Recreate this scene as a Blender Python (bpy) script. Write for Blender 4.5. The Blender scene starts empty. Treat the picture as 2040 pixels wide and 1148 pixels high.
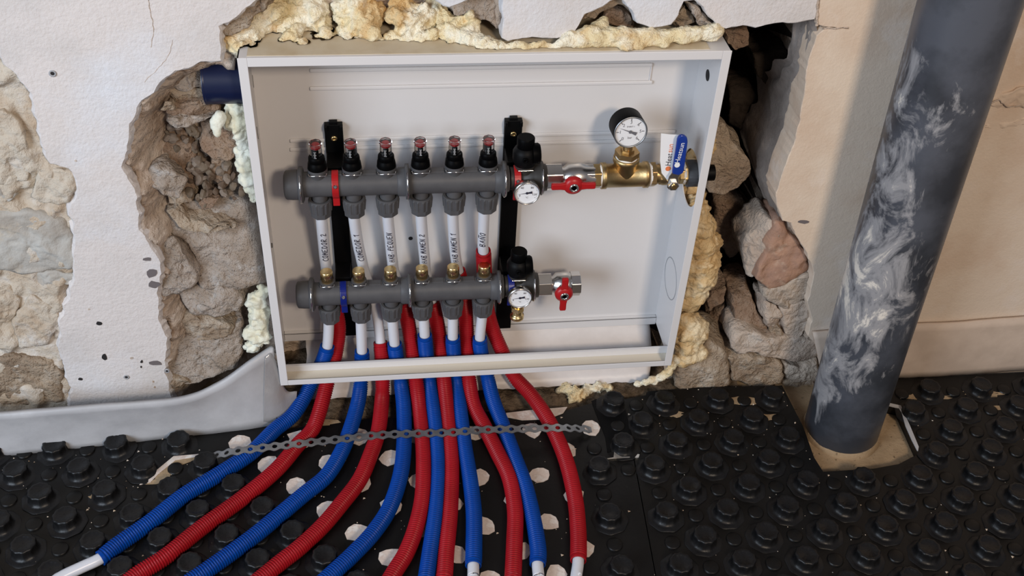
import bpy, math, random
import numpy as np
from mathutils import Vector, Matrix, noise
random.seed(7)
S = bpy.context.scene
COL = S.collection
PI = math.pi

# ------------------------------------------------------------------ camera
CAM = Vector((0.17621434, -1.26286077, 1.24595795))
FPX = 2103.75
RROW = [Vector((0.99196248, -0.11840132, 0.04462694)),      # image right
        Vector((-0.04157546, -0.63809972, -0.76883043)),    # image down
        Vector((0.11950698, 0.76079555, -0.63789357))]      # forward
cam = bpy.data.objects.new('camera', bpy.data.cameras.new('camera'))
COL.objects.link(cam)
r_, d_, f_ = RROW
cam.matrix_world = Matrix(((r_.x, -d_.x, -f_.x, CAM.x), (r_.y, -d_.y, -f_.y, CAM.y), (r_.z, -d_.z, -f_.z, CAM.z), (0, 0, 0, 1)))
cam.data.sensor_width = 36.0
cam.data.lens = FPX / 2040 * 36
cam.data.clip_start = 0.05
S.camera = cam

# ------------------------------------------------------------------ light
S.view_settings.view_transform = 'Standard'
S.view_settings.look = 'None'
S.view_settings.gamma = 1.0
S.view_settings.use_curve_mapping = False
S.view_settings.exposure = 0.0
W = bpy.data.worlds.new('room_ambient')
S.world = W
W.use_nodes = True
W.node_tree.nodes['Background'].inputs[0].default_value = (0.86, 0.86, 1.0, 1)
W.node_tree.nodes['Background'].inputs[1].default_value = 0.20

def area(name, loc, target, sx, sy, power, color):
    l = bpy.data.lights.new(name, 'AREA')
    l.shape = 'RECTANGLE'; l.size = sx; l.size_y = sy; l.energy = power; l.color = color
    o = bpy.data.objects.new(name, l)
    COL.objects.link(o)
    o.location = loc
    o.rotation_euler = (Vector(target) - Vector(loc)).to_track_quat('-Z', 'Y').to_euler()
    return o
area('warm_room_lamp', (0.98, -2.45, 1.98), (0.3, 0, 0.3), 0.36, 0.36, 43, (1.0, 0.82, 0.64))
area('daylight_window', (-1.9, -2.0, 1.45), (0.0, 0, 0.2), 1.4, 1.5, 88, (0.75, 0.86, 1.0))

def at(px, py, axis, val):
    """point of the place seen at a photo pixel, on the plane axis=val"""
    d = RROW[0] * ((px - 1020) / FPX) + RROW[1] * ((py - 574) / FPX) + RROW[2]
    k = 'xyz'.index(axis)
    return CAM + d * ((val - CAM[k]) / d[k])
def aty(px, py, y): return at(px, py, 'y', y)
def atz(px, py, z): return at(px, py, 'z', z)
def pix(P):
    q = Vector(P) - CAM
    w = q.dot(RROW[2])
    return 1020 + FPX * q.dot(RROW[0]) / w, 574 + FPX * q.dot(RROW[1]) / w

# ------------------------------------------------------------------ materials
MATS = {}
def mat(name, col, rough=0.5, metal=0.0, col2=None, nscale=8.0, ramp=(0.4, 0.6), bump=None, bump2=None,
        col3=None, n3=20.0, ramp3=(0.6, 0.7), spec=0.5, trans=0.0, sss=0.0, coat=0.0, alpha=1.0, detail=6.0, rough2=None):
    m = bpy.data.materials.new(name)
    m.use_nodes = True
    nt = m.node_tree; N = nt.nodes; L = nt.links
    b = N['Principled BSDF']
    b.inputs['Base Color'].default_value = (*col, 1)
    b.inputs['Roughness'].default_value = rough
    b.inputs['Metallic'].default_value = metal
    b.inputs['Specular IOR Level'].default_value = spec
    b.inputs['Transmission Weight'].default_value = trans
    b.inputs['Coat Weight'].default_value = coat
    b.inputs['Alpha'].default_value = alpha
    if sss:
        b.inputs['Subsurface Weight'].default_value = sss
        b.inputs['Subsurface Radius'].default_value = (0.006, 0.005, 0.004)
    tc = N.new('ShaderNodeTexCoord')
    def nz(scale, det=6.0):
        n = N.new('ShaderNodeTexNoise'); n.inputs['Scale'].default_value = scale; n.inputs['Detail'].default_value = det
        n.inputs['Roughness'].default_value = 0.6
        L.new(tc.outputs['Object'], n.inputs['Vector']); return n
    def rp(src, a, b2):
        r = N.new('ShaderNodeMapRange'); r.inputs[1].default_value = a; r.inputs[2].default_value = b2
        L.new(src, r.inputs[0]); return r.outputs[0]
    cur = None
    if col2:
        mx = N.new('ShaderNodeMix'); mx.data_type = 'RGBA'
        mx.inputs[6].default_value = (*col, 1); mx.inputs[7].default_value = (*col2, 1)
        fac = rp(nz(nscale, detail).outputs[0], *ramp)
        L.new(fac, mx.inputs[0]); cur = mx.outputs[2]
        if rough2 is not None:
            mr = N.new('ShaderNodeMapRange'); mr.inputs[3].default_value = rough; mr.inputs[4].default_value = rough2
            L.new(fac, mr.inputs[0]); L.new(mr.outputs[0], b.inputs['Roughness'])
    if col3:
        mx = N.new('ShaderNodeMix'); mx.data_type = 'RGBA'
        if cur: L.new(cur, mx.inputs[6])
        else: mx.inputs[6].default_value = (*col, 1)
        mx.inputs[7].default_value = (*col3, 1)
        L.new(rp(nz(n3).outputs[0], *ramp3), mx.inputs[0]); cur = mx.outputs[2]
    if cur: L.new(cur, b.inputs['Base Color'])
    h = None
    for bp in (bump, bump2):
        if not bp: continue
        bn = N.new('ShaderNodeBump'); bn.inputs['Strength'].default_value = bp[1]; bn.inputs['Distance'].default_value = bp[2]
        L.new(nz(bp[0], 4.0).outputs[0], bn.inputs['Height'])
        if h: L.new(h, bn.inputs['Normal'])
        h = bn.outputs[0]
    if h: L.new(h, b.inputs['Normal'])
    MATS[name] = m
    return m

mat('plaster', (0.62, 0.575, 0.55), 0.9, col2=(0.52, 0.49, 0.47), nscale=6, ramp=(0.46, 0.72), col3=(0.64, 0.645, 0.67), n3=4, ramp3=(0.5, 0.68),
    bump=(210, 0.42, 0.003), bump2=(70, 0.30, 0.004), spec=0.2)
mat('plaster_warm_lit', (0.65, 0.54, 0.43), 0.9, col2=(0.56, 0.42, 0.31), nscale=6, ramp=(0.45, 0.7), col3=(0.68, 0.59, 0.51), n3=9, ramp3=(0.55, 0.7),
    bump=(240, 0.3, 0.002), bump2=(50, 0.25, 0.003), spec=0.2)  # right-hand plaster, with the lamp's warm light put into its colour
mat('render_coat', (0.50, 0.44, 0.36), 0.95, col2=(0.42, 0.33, 0.24), nscale=14, ramp=(0.45, 0.65), col3=(0.56, 0.52, 0.47), n3=22, ramp3=(0.5, 0.65),
    bump=(110, 0.7, 0.006), bump2=(30, 0.5, 0.008), spec=0.15)
mat('masonry', (0.43, 0.335, 0.26), 0.95, col2=(0.54, 0.46, 0.39), nscale=16, ramp=(0.45, 0.65), col3=(0.24, 0.165, 0.115), n3=26, ramp3=(0.56, 0.68),
    bump=(120, 0.8, 0.006), bump2=(35, 0.6, 0.010), spec=0.1)
mat('cavity_shade', (0.020, 0.015, 0.012), 0.95, col2=(0.035, 0.026, 0.02), nscale=18, bump=(90, 0.8, 0.006), spec=0.1)  # near-black earth: the pier's shade in the deep cavity is put into the colour
mat('stone_grey', (0.38, 0.32, 0.27), 0.9, col2=(0.29, 0.23, 0.18), nscale=18, col3=(0.44, 0.41, 0.38), n3=26, ramp3=(0.55, 0.7), bump=(170, 1.0, 0.006), bump2=(55, 0.7, 0.010), spec=0.15)
mat('stone_tan', (0.38, 0.30, 0.22), 0.9, col2=(0.27, 0.20, 0.14), nscale=18, col3=(0.46, 0.40, 0.33), n3=30, ramp3=(0.55, 0.7), bump=(170, 1.0, 0.006), bump2=(55, 0.7, 0.010), spec=0.15)
mat('stone_brown', (0.24, 0.16, 0.11), 0.92, col2=(0.30, 0.22, 0.16), nscale=22, col3=(0.17, 0.11, 0.07), n3=30, ramp3=(0.55, 0.7), bump=(170, 1.0, 0.006), bump2=(55, 0.7, 0.010), spec=0.1)
mat('stone_beige', (0.47, 0.39, 0.32), 0.9, col2=(0.38, 0.30, 0.24), nscale=18, col3=(0.52, 0.46, 0.40), n3=26, ramp3=(0.55, 0.7), bump=(170, 0.8, 0.005), bump2=(55, 0.5, 0.008), spec=0.15)
mat('stone_blue', (0.42, 0.41, 0.38), 0.9, col2=(0.36, 0.33, 0.29), nscale=15, col3=(0.47, 0.41, 0.33), n3=20, ramp3=(0.58, 0.68), bump=(120, 0.5, 0.004), spec=0.15)
mat('brick_red', (0.37, 0.22, 0.15), 0.9, col2=(0.31, 0.19, 0.14), nscale=25, col3=(0.44, 0.31, 0.23), n3=40, ramp3=(0.58, 0.7), bump=(160, 0.5, 0.003), spec=0.15)
mat('mortar', (0.46, 0.39, 0.32), 0.95, col2=(0.36, 0.29, 0.23), nscale=30, bump=(170, 0.9, 0.006), spec=0.1)
mat('foam_cream', (0.74, 0.62, 0.38), 0.75, col2=(0.60, 0.38, 0.16), nscale=13, ramp=(0.48, 0.66), col3=(0.82, 0.76, 0.60), n3=20, ramp3=(0.47, 0.60), bump=(170, 0.9, 0.005), bump2=(60, 0.6, 0.008), spec=0.3, sss=0.15)
mat('foam_gold', (0.64, 0.47, 0.25), 0.6, col2=(0.52, 0.34, 0.15), nscale=14, col3=(0.72, 0.60, 0.40), n3=26, ramp3=(0.5, 0.65), bump=(150, 0.8, 0.004), bump2=(45, 0.6, 0.008), spec=0.35, sss=0.15)
mat('foam_white', (0.70, 0.70, 0.60), 0.7, col2=(0.60, 0.57, 0.42), nscale=20, bump=(130, 0.5, 0.004), spec=0.3, sss=0.15)
mat('screed', (0.36, 0.26, 0.16), 0.95, col2=(0.28, 0.20, 0.12), nscale=25, col3=(0.14, 0.10, 0.06), n3=110, ramp3=(0.62, 0.68), bump=(220, 0.5, 0.002), spec=0.1)
mat('soil', (0.07, 0.05, 0.033), 0.95, col2=(0.17, 0.125, 0.085), nscale=40, bump=(110, 0.9, 0.008), spec=0.1)
mat('mat_black', (0.0035, 0.0033, 0.0033), 0.40, col2=(0.0065, 0.006, 0.0055), nscale=12, ramp=(0.4, 0.7), col3=(0.10, 0.075, 0.05), n3=38, ramp3=(0.70, 0.84), bump=(160, 0.12, 0.002), spec=0.28)
mat('nub_black', (0.0045, 0.0045, 0.005), 0.40, col2=(0.009, 0.009, 0.0095), nscale=60, ramp=(0.4, 0.7), bump=(190, 0.2, 0.002), spec=0.32)
mat('eps_white', (0.66, 0.57, 0.50), 0.9, col2=(0.56, 0.46, 0.40), nscale=45, col3=(0.70, 0.65, 0.60), n3=60, ramp3=(0.5, 0.6), bump=(200, 0.4, 0.002), spec=0.2)
mat('cabinet_white', (0.64, 0.625, 0.62), 0.28, bump=(25, 0.02, 0.004), spec=0.5)
mat('cabinet_dust', (0.58, 0.50, 0.37), 0.45, col2=(0.50, 0.40, 0.26), nscale=22, ramp=(0.45, 0.7), spec=0.3)
mat('rail_cream', (0.62, 0.56, 0.46), 0.35, spec=0.5)
mat('poly_grey', (0.066, 0.065, 0.068), 0.5, col2=(0.076, 0.075, 0.078), nscale=40, bump=(300, 0.06, 0.001), spec=0.3)
mat('poly_dark', (0.040, 0.037, 0.034), 0.45, spec=0.3)
mat('black_plastic', (0.0022, 0.0022, 0.0025), 0.5, spec=0.12)
mat('black_gloss', (0.0018, 0.0018, 0.002), 0.45, spec=0.04)
mat('red_plastic', (0.36, 0.010, 0.012), 0.35, spec=0.35)
mat('red_dark', (0.20, 0.012, 0.012), 0.4, spec=0.5)
mat('blue_clamp', (0.004, 0.012, 0.14), 0.35, spec=0.35)
mat('chrome', (0.75, 0.74, 0.72), 0.14, 1.0)
mat('nickel', (0.62, 0.60, 0.57), 0.24, 1.0, bump=(90, 0.05, 0.002))
mat('steel_zinc', (0.42, 0.43, 0.44), 0.38, 0.9, col2=(0.30, 0.31, 0.32), nscale=50)
mat('brass', (0.78, 0.56, 0.26), 0.27, 1.0, bump=(140, 0.05, 0.002))
mat('brass_dull', (0.50, 0.37, 0.18), 0.40, 1.0, col2=(0.42, 0.28, 0.13), nscale=30, bump=(190, 0.12, 0.002))
mat('ptfe', (0.78, 0.77, 0.74), 0.7)
mat('pex_white', (0.60, 0.61, 0.65), 0.30, spec=0.5, sss=0.25)
mat('conduit_blue', (0.0008, 0.048, 0.29), 0.38, col2=(0.0008, 0.040, 0.25), nscale=12, spec=0.14)
mat('conduit_red', (0.33, 0.008, 0.014), 0.38, col2=(0.27, 0.006, 0.010), nscale=12, spec=0.14)
mat('ink', (0.015, 0.013, 0.03), 0.6)
mat('clear_plastic', (0.97, 0.95, 0.95), 0.05, spec=0.5, trans=1.0)
mat('dial_white', (0.74, 0.75, 0.77), 0.35)
mat('label_white', (0.80, 0.80, 0.80), 0.5)
mat('label_blue', (0.008, 0.035, 0.24), 0.3)
mat('orange_print', (0.75, 0.20, 0.07), 0.5)
mat('perimeter_foam', (0.43, 0.43, 0.44), 0.42, col2=(0.37, 0.37, 0.38), nscale=14, bump=(40, 0.10, 0.004), bump2=(200, 0.1, 0.001), spec=0.4)
mat('film', (0.46, 0.45, 0.45), 0.16, spec=0.6, trans=0.35, bump=(26, 0.25, 0.006))
mat('perimeter_warm', (0.58, 0.47, 0.38), 0.55, col2=(0.50, 0.40, 0.32), nscale=12, bump=(40, 0.15, 0.004), spec=0.3)
mat('board_white', (0.66, 0.62, 0.60), 0.42, col2=(0.60, 0.56, 0.54), nscale=16, bump=(60, 0.12, 0.003), spec=0.4)
mat('navy_pipe', (0.0035, 0.008, 0.035), 0.32, spec=0.5)
mat('crumb', (0.55, 0.42, 0.30), 0.95, col2=(0.66, 0.58, 0.50), nscale=30)
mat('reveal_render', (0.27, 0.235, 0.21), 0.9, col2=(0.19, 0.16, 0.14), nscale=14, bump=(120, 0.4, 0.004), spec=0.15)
mat('old_paint', (0.13, 0.11, 0.11), 0.8)
mat('hole_dark', (0.012, 0.010, 0.010), 0.9)
mat('plug_grey', (0.33, 0.33, 0.34), 0.6)
mat('glass_pane', (1, 1, 1), 0.04, alpha=0.06)
mat('foil', (0.70, 0.68, 0.64), 0.30, 0.7, bump=(80, 0.5, 0.004))
mat('pole_pvc', (0.070, 0.076, 0.092), 0.42, col2=(0.030, 0.033, 0.040), nscale=7, bump=(160, 0.08, 0.001), spec=0.5)

# ------------------------------------------------------------------ mesh helpers
WL = {}
def wloc(o): return WL.get(o.name, Vector((0, 0, 0)))
def tag(o, label, cat, group=None, kind=None):
    if label: o['label'] = label
    if cat: o['category'] = cat
    if group: o['group'] = group
    if kind: o['kind'] = kind
    return o
def thing(name, label, cat, loc, group=None):
    o = bpy.data.objects.new(name, None)
    o.empty_display_size = 0.02
    COL.objects.link(o)
    o.location = loc; WL[o.name] = Vector(loc)
    return tag(o, label, cat, group)
def place(name, me, parent=None, loc=(0, 0, 0), rot=None):
    o = bpy.data.objects.new(name, me)
    COL.objects.link(o)
    loc = Vector(loc)
    WL[o.name] = loc
    if parent:
        o.parent = parent
        o.location = loc - wloc(parent)
    else:
        o.location = loc
    if rot: o.rotation_euler = rot
    return o

class MB:
    def __init__(s): s.v = []; s.f = []; s.sm = []
    def add(s, vs, fs, smooth=False):
        k = len(s.v)
        s.v += [tuple(p) for p in vs]
        s.f += [tuple(i + k for i in f) for f in fs]
        s.sm += [smooth] * len(fs)
        return s
    def box(s, a, b):
        x0, y0, z0 = a; x1, y1, z1 = b
        return s.add([(x0, y0, z0), (x1, y0, z0), (x1, y1, z0), (x0, y1, z0), (x0, y0, z1), (x1, y0, z1), (x1, y1, z1), (x0, y1, z1)],
                     [(0, 3, 2, 1), (4, 5, 6, 7), (0, 1, 5, 4), (1, 2, 6, 5), (2, 3, 7, 6), (3, 0, 4, 7)])
    def frame(s, axis):
        a = Vector(axis).normalized()
        t = Vector((0, 0, 1)) if abs(a.z) < 0.9 else Vector((1, 0, 0))
        u = a.cross(t).normalized(); w = a.cross(u).normalized()
        return a, u, w
    def lathe(s, org, axis, prof, n=24, smooth=True, rfun=None, caps=True, phase=0.0):
        """prof: list of (t along axis, radius)"""
        a, u, w = s.frame(axis); org = Vector(org)
        vs = []
        for (t, r) in prof:
            for i in range(n):
                th = 2 * PI * i / n + phase
                rr = r * (rfun(th, t) if rfun else 1.0)
                vs.append(org + a * t + (u * math.cos(th) + w * math.sin(th)) * rr)
        fs = []
        for k in range(len(prof) - 1):
            for i in range(n):
                j = (i + 1) % n
                fs.append((k * n + i, k * n + j, (k + 1) * n + j, (k + 1) * n + i))
        s.add(vs, fs, smooth)
        if caps:
            c0 = [org + a * prof[0][0] + (v - org - a * prof[0][0]) for v in vs[:n]]
            s.add(c0, [tuple(reversed(range(n)))]); s.add(vs[-n:], [tuple(range(n))])
        return s
    def tube(s, pts, r, n=12, smooth=True, caps=True):
        pts = [Vector(p) for p in pts]
        m = len(pts)
        rr = r if callable(r) else (lambda k: r)
        tg = []
        for i in range(m):
            tg.append((pts[min(i + 1, m - 1)] - pts[max(i - 1, 0)]).normalized())
        t0 = tg[0]
        u = t0.cross(Vector((0, 1, 0.3)).normalized()).normalized()
        vs = []
        for i in range(m):
            t = tg[i]
            u = (u - t * u.dot(t)).normalized()
            w = t.cross(u)
            for k in range(n):
                th = 2 * PI * k / n
                vs.append(pts[i] + (u * math.cos(th) + w * math.sin(th)) * rr(i))
        fs = []
        for i in range(m - 1):
            for k in range(n):
                j = (k + 1) % n
                fs.append((i * n + k, i * n + j, (i + 1) * n + j, (i + 1) * n + k))
        s.add(vs, fs, smooth)
        if caps:
            s.add(vs[:n], [tuple(reversed(range(n)))]); s.add(vs[-n:], [tuple(range(n))])
        return s
    def prism(s, poly, vec):
        """poly: list of 3D points (planar), extruded by vec"""
        n = len(poly); vec = Vector(vec)
        a = [Vector(p) for p in poly]; b = [p + vec for p in a]
        fs = [tuple(range(n)), tuple(reversed(range(n, 2 * n)))]
        fs += [(i, i + n, (i + 1) % n + n, (i + 1) % n) for i in range(n)]
        return s.add(a + b, fs)
    def mesh(s, name, material):
        me = bpy.data.meshes.new(name)
        me.from_pydata(s.v, [], s.f)
        me.polygons.foreach_set('use_smooth', s.sm)
        if material: me.materials.append(MATS[material])
        me.validate(); me.update()
        return me
    def build(s, name, material, parent=None, bevel=0.0):
        import bmesh
        me = s.mesh(name, material)
        bm = bmesh.new(); bm.from_mesh(me); bmesh.ops.recalc_face_normals(bm, faces=bm.faces); bm.to_mesh(me); bm.free()
        o = place(name, me, parent)
        if bevel:
            b = o.modifiers.new('edge', 'BEVEL'); b.width = bevel; b.segments = 2; b.limit_method = 'ANGLE'
        return o

def catmull(P, step=0.002):
    P = [Vector(p) for p in P]
    Q = [P[0] * 2 - P[1]] + P + [P[-1] * 2 - P[-2]]
    out = []; marks = []
    for i in range(1, len(Q) - 2):
        a, b, c, d = Q[i - 1], Q[i], Q[i + 1], Q[i + 2]
        n = max(2, int((c - b).length / step * 1.0))
        marks.append(len(out))
        for k in range(n):
            t = k / n
            out.append(0.5 * ((2 * b) + (c - a) * t + (2 * a - 5 * b + 4 * c - d) * t * t + (3 * b - a - 3 * c + d) * t ** 3))
    marks.append(len(out)); out.append(P[-1])
    return out, marks
def resample(pts, step):
    out = [pts[0]]; acc = 0.0
    for a, b in zip(pts, pts[1:]):
        L = (b - a).length
        while L > 0 and acc + L >= step:
            t = (step - acc) / L
            a = a + (b - a) * t
            out.append(a.copy()); L = (b - a).length; acc = 0.0
        acc += L
    out.append(pts[-1])
    return out
def fbm(p, s, o=4): return noise.fractal(Vector(p) * s, 1.0, 2.0, o)

def smooth_poly(pts2, jag=0.0, sub=3, seed=0):
    """subdivide a closed 2D outline and roughen it"""
    n = len(pts2); out = []
    for i in range(n):
        a = Vector(pts2[i]); b = Vector(pts2[(i + 1) % n])
        L = (b - a).length
        k = max(1, int(L / 0.006)) if jag else 1
        k = min(k, 60)
        nrm = Vector((-(b - a).y, (b - a).x)).normalized() if L > 0 else Vector((0, 0))
        for j in range(k):
            p = a + (b - a) * (j / k)
            q = fbm((p.x + seed, p.y, 1.3), 38, 5) * jag * 1.3 + fbm((p.x, p.y + seed, 4.3), 190, 2) * jag * 0.25
            out.append(p + nrm * q)
    return out

def sheet_xz(name, material, poly_px, y, thick, parent, jag=0.002, chamfer=0.003, y2=None):
    """thick layer whose face lies in the wall plane; outline given in photo pixels; broken edge chamfered"""
    import bmesh
    o2 = [(p.x, p.z) for p in (aty(px, py, y) for px, py in poly_px)]
    P = smooth_poly(o2, jag, seed=len(poly_px))
    n = len(P)
    mb = MB()
    bm = bmesh.new()
    f = bm.faces.new([bm.verts.new((p.x, y, p.y)) for p in P])
    bmesh.ops.recalc_face_normals(bm, faces=bm.faces)
    area_sgn = sum(P[i].x * P[(i + 1) % n].y - P[(i + 1) % n].x * P[i].y for i in range(n))
    sg = 1 if area_sgn > 0 else -1
    vs0 = list(bm.verts)
    rings = [vs0]
    for (off, dy) in ((chamfer * 0.5, chamfer * 0.6), (chamfer * 1.1, thick * 0.5), (chamfer * 0.8, thick)):
        ring = []
        for i in range(n):
            t = (P[(i + 1) % n] - P[i - 1])
            nr = Vector((t.y, -t.x)).normalized() * sg if t.length > 0 else Vector((0, 0))
            k = off * (1 + 0.9 * fbm((P[i].x, P[i].y, dy * 30), 120, 3))
            ring.append(bm.verts.new((P[i].x + nr.x * k, y + dy, P[i].y + nr.y * k)))
        rings.append(ring)
    for a, b in zip(rings, rings[1:]):
        for i in range(n):
            j = (i + 1) % n
            bm.faces.new((a[i], a[j], b[j], b[i]))
    bmesh.ops.triangulate(bm, faces=[f])
    bmesh.ops.recalc_face_normals(bm, faces=bm.faces)
    me = bpy.data.meshes.new(name); bm.to_mesh(me); bm.free()
    me.materials.append(MATS[material])
    return place(name, me, parent)

def rock(name, material, poly_px, y, depth, parent, rough=0.0035, lean=0.0, swell=0.35, seed=0, round_=0.75, leanx=0.0):
    """a stone: outline at its own distance, real depth, rounded and roughened faces"""
    P = [aty(px, py, y) for px, py in poly_px]
    cx = sum(p.x for p in P) / len(P); cz = sum(p.z for p in P) / len(P)
    n = 56
    ring = []
    tot = [0]
    m = len(P)
    for i in range(m): tot.append(tot[-1] + (P[(i + 1) % m] - P[i]).length)
    for k in range(n):
        d = tot[-1] * k / n
        i = max(j for j in range(m) if tot[j] <= d)
        t = (d - tot[i]) / max(1e-6, tot[i + 1] - tot[i])
        ring.append(P[i].lerp(P[(i + 1) % m], t))
    # soften corners once
    ring = [(ring[i - 1] + ring[i] * 4 + ring[(i + 1) % n]) / 6 for i in range(n)]
    prof = [(0.92, 1.0), (0.99, 0.7), (1.0, 0.4), (0.995, 0.16), (0.975, 0.06), (0.92, 0.012), (0.74, -0.01 * swell), (0.50, -0.03 * swell), (0.28, -0.05 * swell), (0.12, -0.06 * swell)]
    fine = []
    for (a0, b0), (a1, b1) in zip(prof, prof[1:]):
        kk = 3 if abs(a1 - a0) > 0.1 or abs(b1 - b0) > 0.2 else 1
        fine += [(a0 + (a1 - a0) * q / kk, b0 + (b1 - b0) * q / kk) for q in range(kk)]
    prof = fine + [prof[-1]]
    mb = MB(); vs = []
    for (s_, dd) in prof:
        for p in ring:
            x = cx + (p.x - cx) * s_; z = cz + (p.z - cz) * s_
            yy = y + depth * dd + lean * (z - cz) + leanx * (x - cx)
            q = Vector((x, yy, z + seed))
            nv = noise.noise_vector(q * 45) * rough * 1.5 + noise.noise_vector(q * 110) * rough * 1.0 + noise.noise_vector(q * 18) * rough * 2.4
            vs.append(Vector((x, yy, z)) + nv)
    fs = []
    for k in range(len(prof) - 1):
        for i in range(n):
            j = (i + 1) % n
            fs.append((k * n + i, k * n + j, (k + 1) * n + j, (k + 1) * n + i))
    fs.append(tuple(range((len(prof) - 1) * n, len(prof) * n))); fs.append(tuple(reversed(range(n))))
    mb.add(vs, fs, True)
    return mb.build(name, material, parent)

def sdf_poly(X, Z, poly):
    """signed distance (negative inside) of arrays to a polygon"""
    d = np.full(X.shape, 1e9); inside = np.zeros(X.shape, bool)
    n = len(poly)
    for i in range(n):
        ax, az = poly[i]; bx, bz = poly[(i + 1) % n]
        ex, ez = bx - ax, bz - az
        t = np.clip(((X - ax) * ex + (Z - az) * ez) / (ex * ex + ez * ez + 1e-12), 0, 1)
        d = np.minimum(d, np.hypot(X - ax - t * ex, Z - az - t * ez))
        c = ((az > Z) != (bz > Z)) & (X < ex * (Z - az) / (ez + 1e-15) + ax)
        inside ^= c
    return np.where(inside, -d, d)
def xz(px_poly, y): return [(p.x, p.z) for p in (aty(a, b, y) for a, b in px_poly)]
def sstep(a, b, x):
    t = np.clip((x - a) / (b - a), 0, 1); return t * t * (3 - 2 * t)

# ------------------------------------------------------------------ FLOOR
ZM = -0.073           # top of the black mat
ZF = -0.094           # sandy screed under it
fl = MB().box((-1.4, -1.4, ZF - 0.08), (2.4, 0.45, ZF)).build('floor', 'screed'); tag(fl, 'bare sandy screed floor showing around the pole foot', None, kind='structure')
# soil heap under the cabinet (rough ground between mat and wall)
def ground():
    mb = MB(); nx, ny = 150, 40
    vs = []
    for j in range(ny + 1):
        for i in range(nx + 1):
            x = -0.05 + 0.85 * i / nx; y = -0.055 + 0.23 * j / ny
            z = -0.088 + 0.016 * sstep(-0.02, 0.12, np.float64(y)) + 0.007 * fbm((x, y, 0), 30, 5) + 0.003 * fbm((x, y, 3), 120, 3)
            if y < -0.03: z -= (-0.03 - y) * 0.6
            vs.append((x, y, float(z)))
    fs = [(j * (nx + 1) + i, j * (nx + 1) + i + 1, (j + 1) * (nx + 1) + i + 1, (j + 1) * (nx + 1) + i) for j in range(ny) for i in range(nx)]
    mb.add(vs, fs, True)
    return mb.build('soil', 'soil', fl)
ground()

# ------------------------------------------------------------------ WALL
YP = 0.025            # face of the plaster
E1 = [(-520, -40), (-90, 60), (0, 95), (15, 130), (27, 140), (45, 162), (64, 190), (70, 228), (84, 285), (102, 326), (138, 338), (153, 360), (152, 392),
      (140, 415), (148, 445), (150, 500), (150, 545), (138, 600), (121, 640), (118, 680), (126, 722), (140, 770), (143, 812), (143, 900), (-520, 960)]
PL_R = [(437, 52), (441, 124), (402, 128), (348, 139), (336, 147), (318, 165), (303, 182), (282, 200), (268, 232), (252, 264), (251, 300), (247, 332), (262, 366), (270, 385),
        (276, 419), (278, 458), (302, 490), (321, 545), (313, 584), (315, 631), (325, 654), (337, 674), (325, 713), (326, 744), (338, 768), (345, 860)]
P1 = [(-520, -430), (1652, -430), (1638, -86), (560, -86), (535, -15), (500, 12), (478, 28)] + PL_R + [(143, 900), (143, 812), (140, 770), (126, 722), (118, 680), (121, 640), (138, 600), (150, 545),
      (150, 500), (148, 445), (140, 415), (152, 392), (153, 360), (138, 338), (102, 326), (84, 285), (70, 228), (64, 190), (45, 162), (27, 140), (15, 130), (0, 95), (-90, 60), (-520, -40)]
H1 = [(420, 128), (348, 139), (318, 165), (282, 200), (252, 264), (247, 332), (270, 385), (278, 458), (302, 490), (321, 545), (315, 631), (337, 674), (326, 744), (345, 880), (620, 880), (620, 128)]
CAVL = [(1624, 40), (1627, 72), (1610, 132), (1602, 190), (1594, 240), (1584, 290), (1574, 312), (1560, 345), (1548, 385), (1552, 420), (1560, 440)]
H2 = [(1400, 62), (1445, 60), (1500, 52), (1562, 44)] + CAVL + [(1530, 500), (1526, 560), (1530, 640), (1530, 690), (1480, 700), (1450, 730), (1330, 740), (1330, 62)]
TOPH = [(430, 55), (480, 25), (520, 0), (560, -90), (1003, -90), (1003, 76), (1140, 68), (1182, 18), (1240, -20), (1300, 52), (1345, 42), (1365, 0), (1380, -20), (1420, 36), (1445, 60), (1445, 140), (430, 140)]

xs0, xs1, zs0, zs1 = -0.95, 1.95, -0.13, 1.02
STEP = 0.0044
nx = int((xs1 - xs0) / STEP); nz_ = int((zs1 - zs0) / STEP)
gx = np.linspace(xs0, xs1, nx + 1); gz = np.linspace(zs0, zs1, nz_ + 1)
X, Z = np.meshgrid(gx, gz)
Yw = np.full(X.shape, 0.052)
d1 = sdf_poly(X, Z, xz(H1, YP))
Yw = np.where(d1 < 0, 0.034 + 0.075 * sstep(0.0, 0.060, -d1), Yw)
dT = sdf_poly(X, Z, xz(TOPH, YP))
Yw = np.where(dT < 0, 0.040 + 0.05 * sstep(0.0, 0.03, -dT), Yw)
d2 = sdf_poly(X, Z, xz(H2, YP))
Yw = np.where(d2 < 0.03, np.maximum(Yw, 0.05 + 0.32 * sstep(-0.026, -0.010, -d2)), Yw)
box_in = (X > -0.012) & (X < 0.672) & (Z > -0.2) & (Z < 0.602)
Yw = np.where(box_in, np.maximum(Yw, 0.16), Yw)
NZ = np.zeros(X.shape)
for j in range(X.shape[0]):
    for i in range(X.shape[1]):
        p = (X[j, i], 0.0, Z[j, i])
        NZ[j, i] = fbm(p, 26, 5)
amp = np.where((d1 < 0) | (d2 < 0), 0.013, 0.006)
N2 = np.zeros(X.shape)
for j, i in zip(*np.nonzero((d1 < 0.0) & (Yw < 0.15))):
    N2[j, i] = fbm((X[j, i], 2.0, Z[j, i]), 85, 4) + 0.6 * abs(fbm((X[j, i], 5.0, Z[j, i]), 40, 3))
Yw = Yw + NZ * amp + N2 * 0.006
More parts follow.
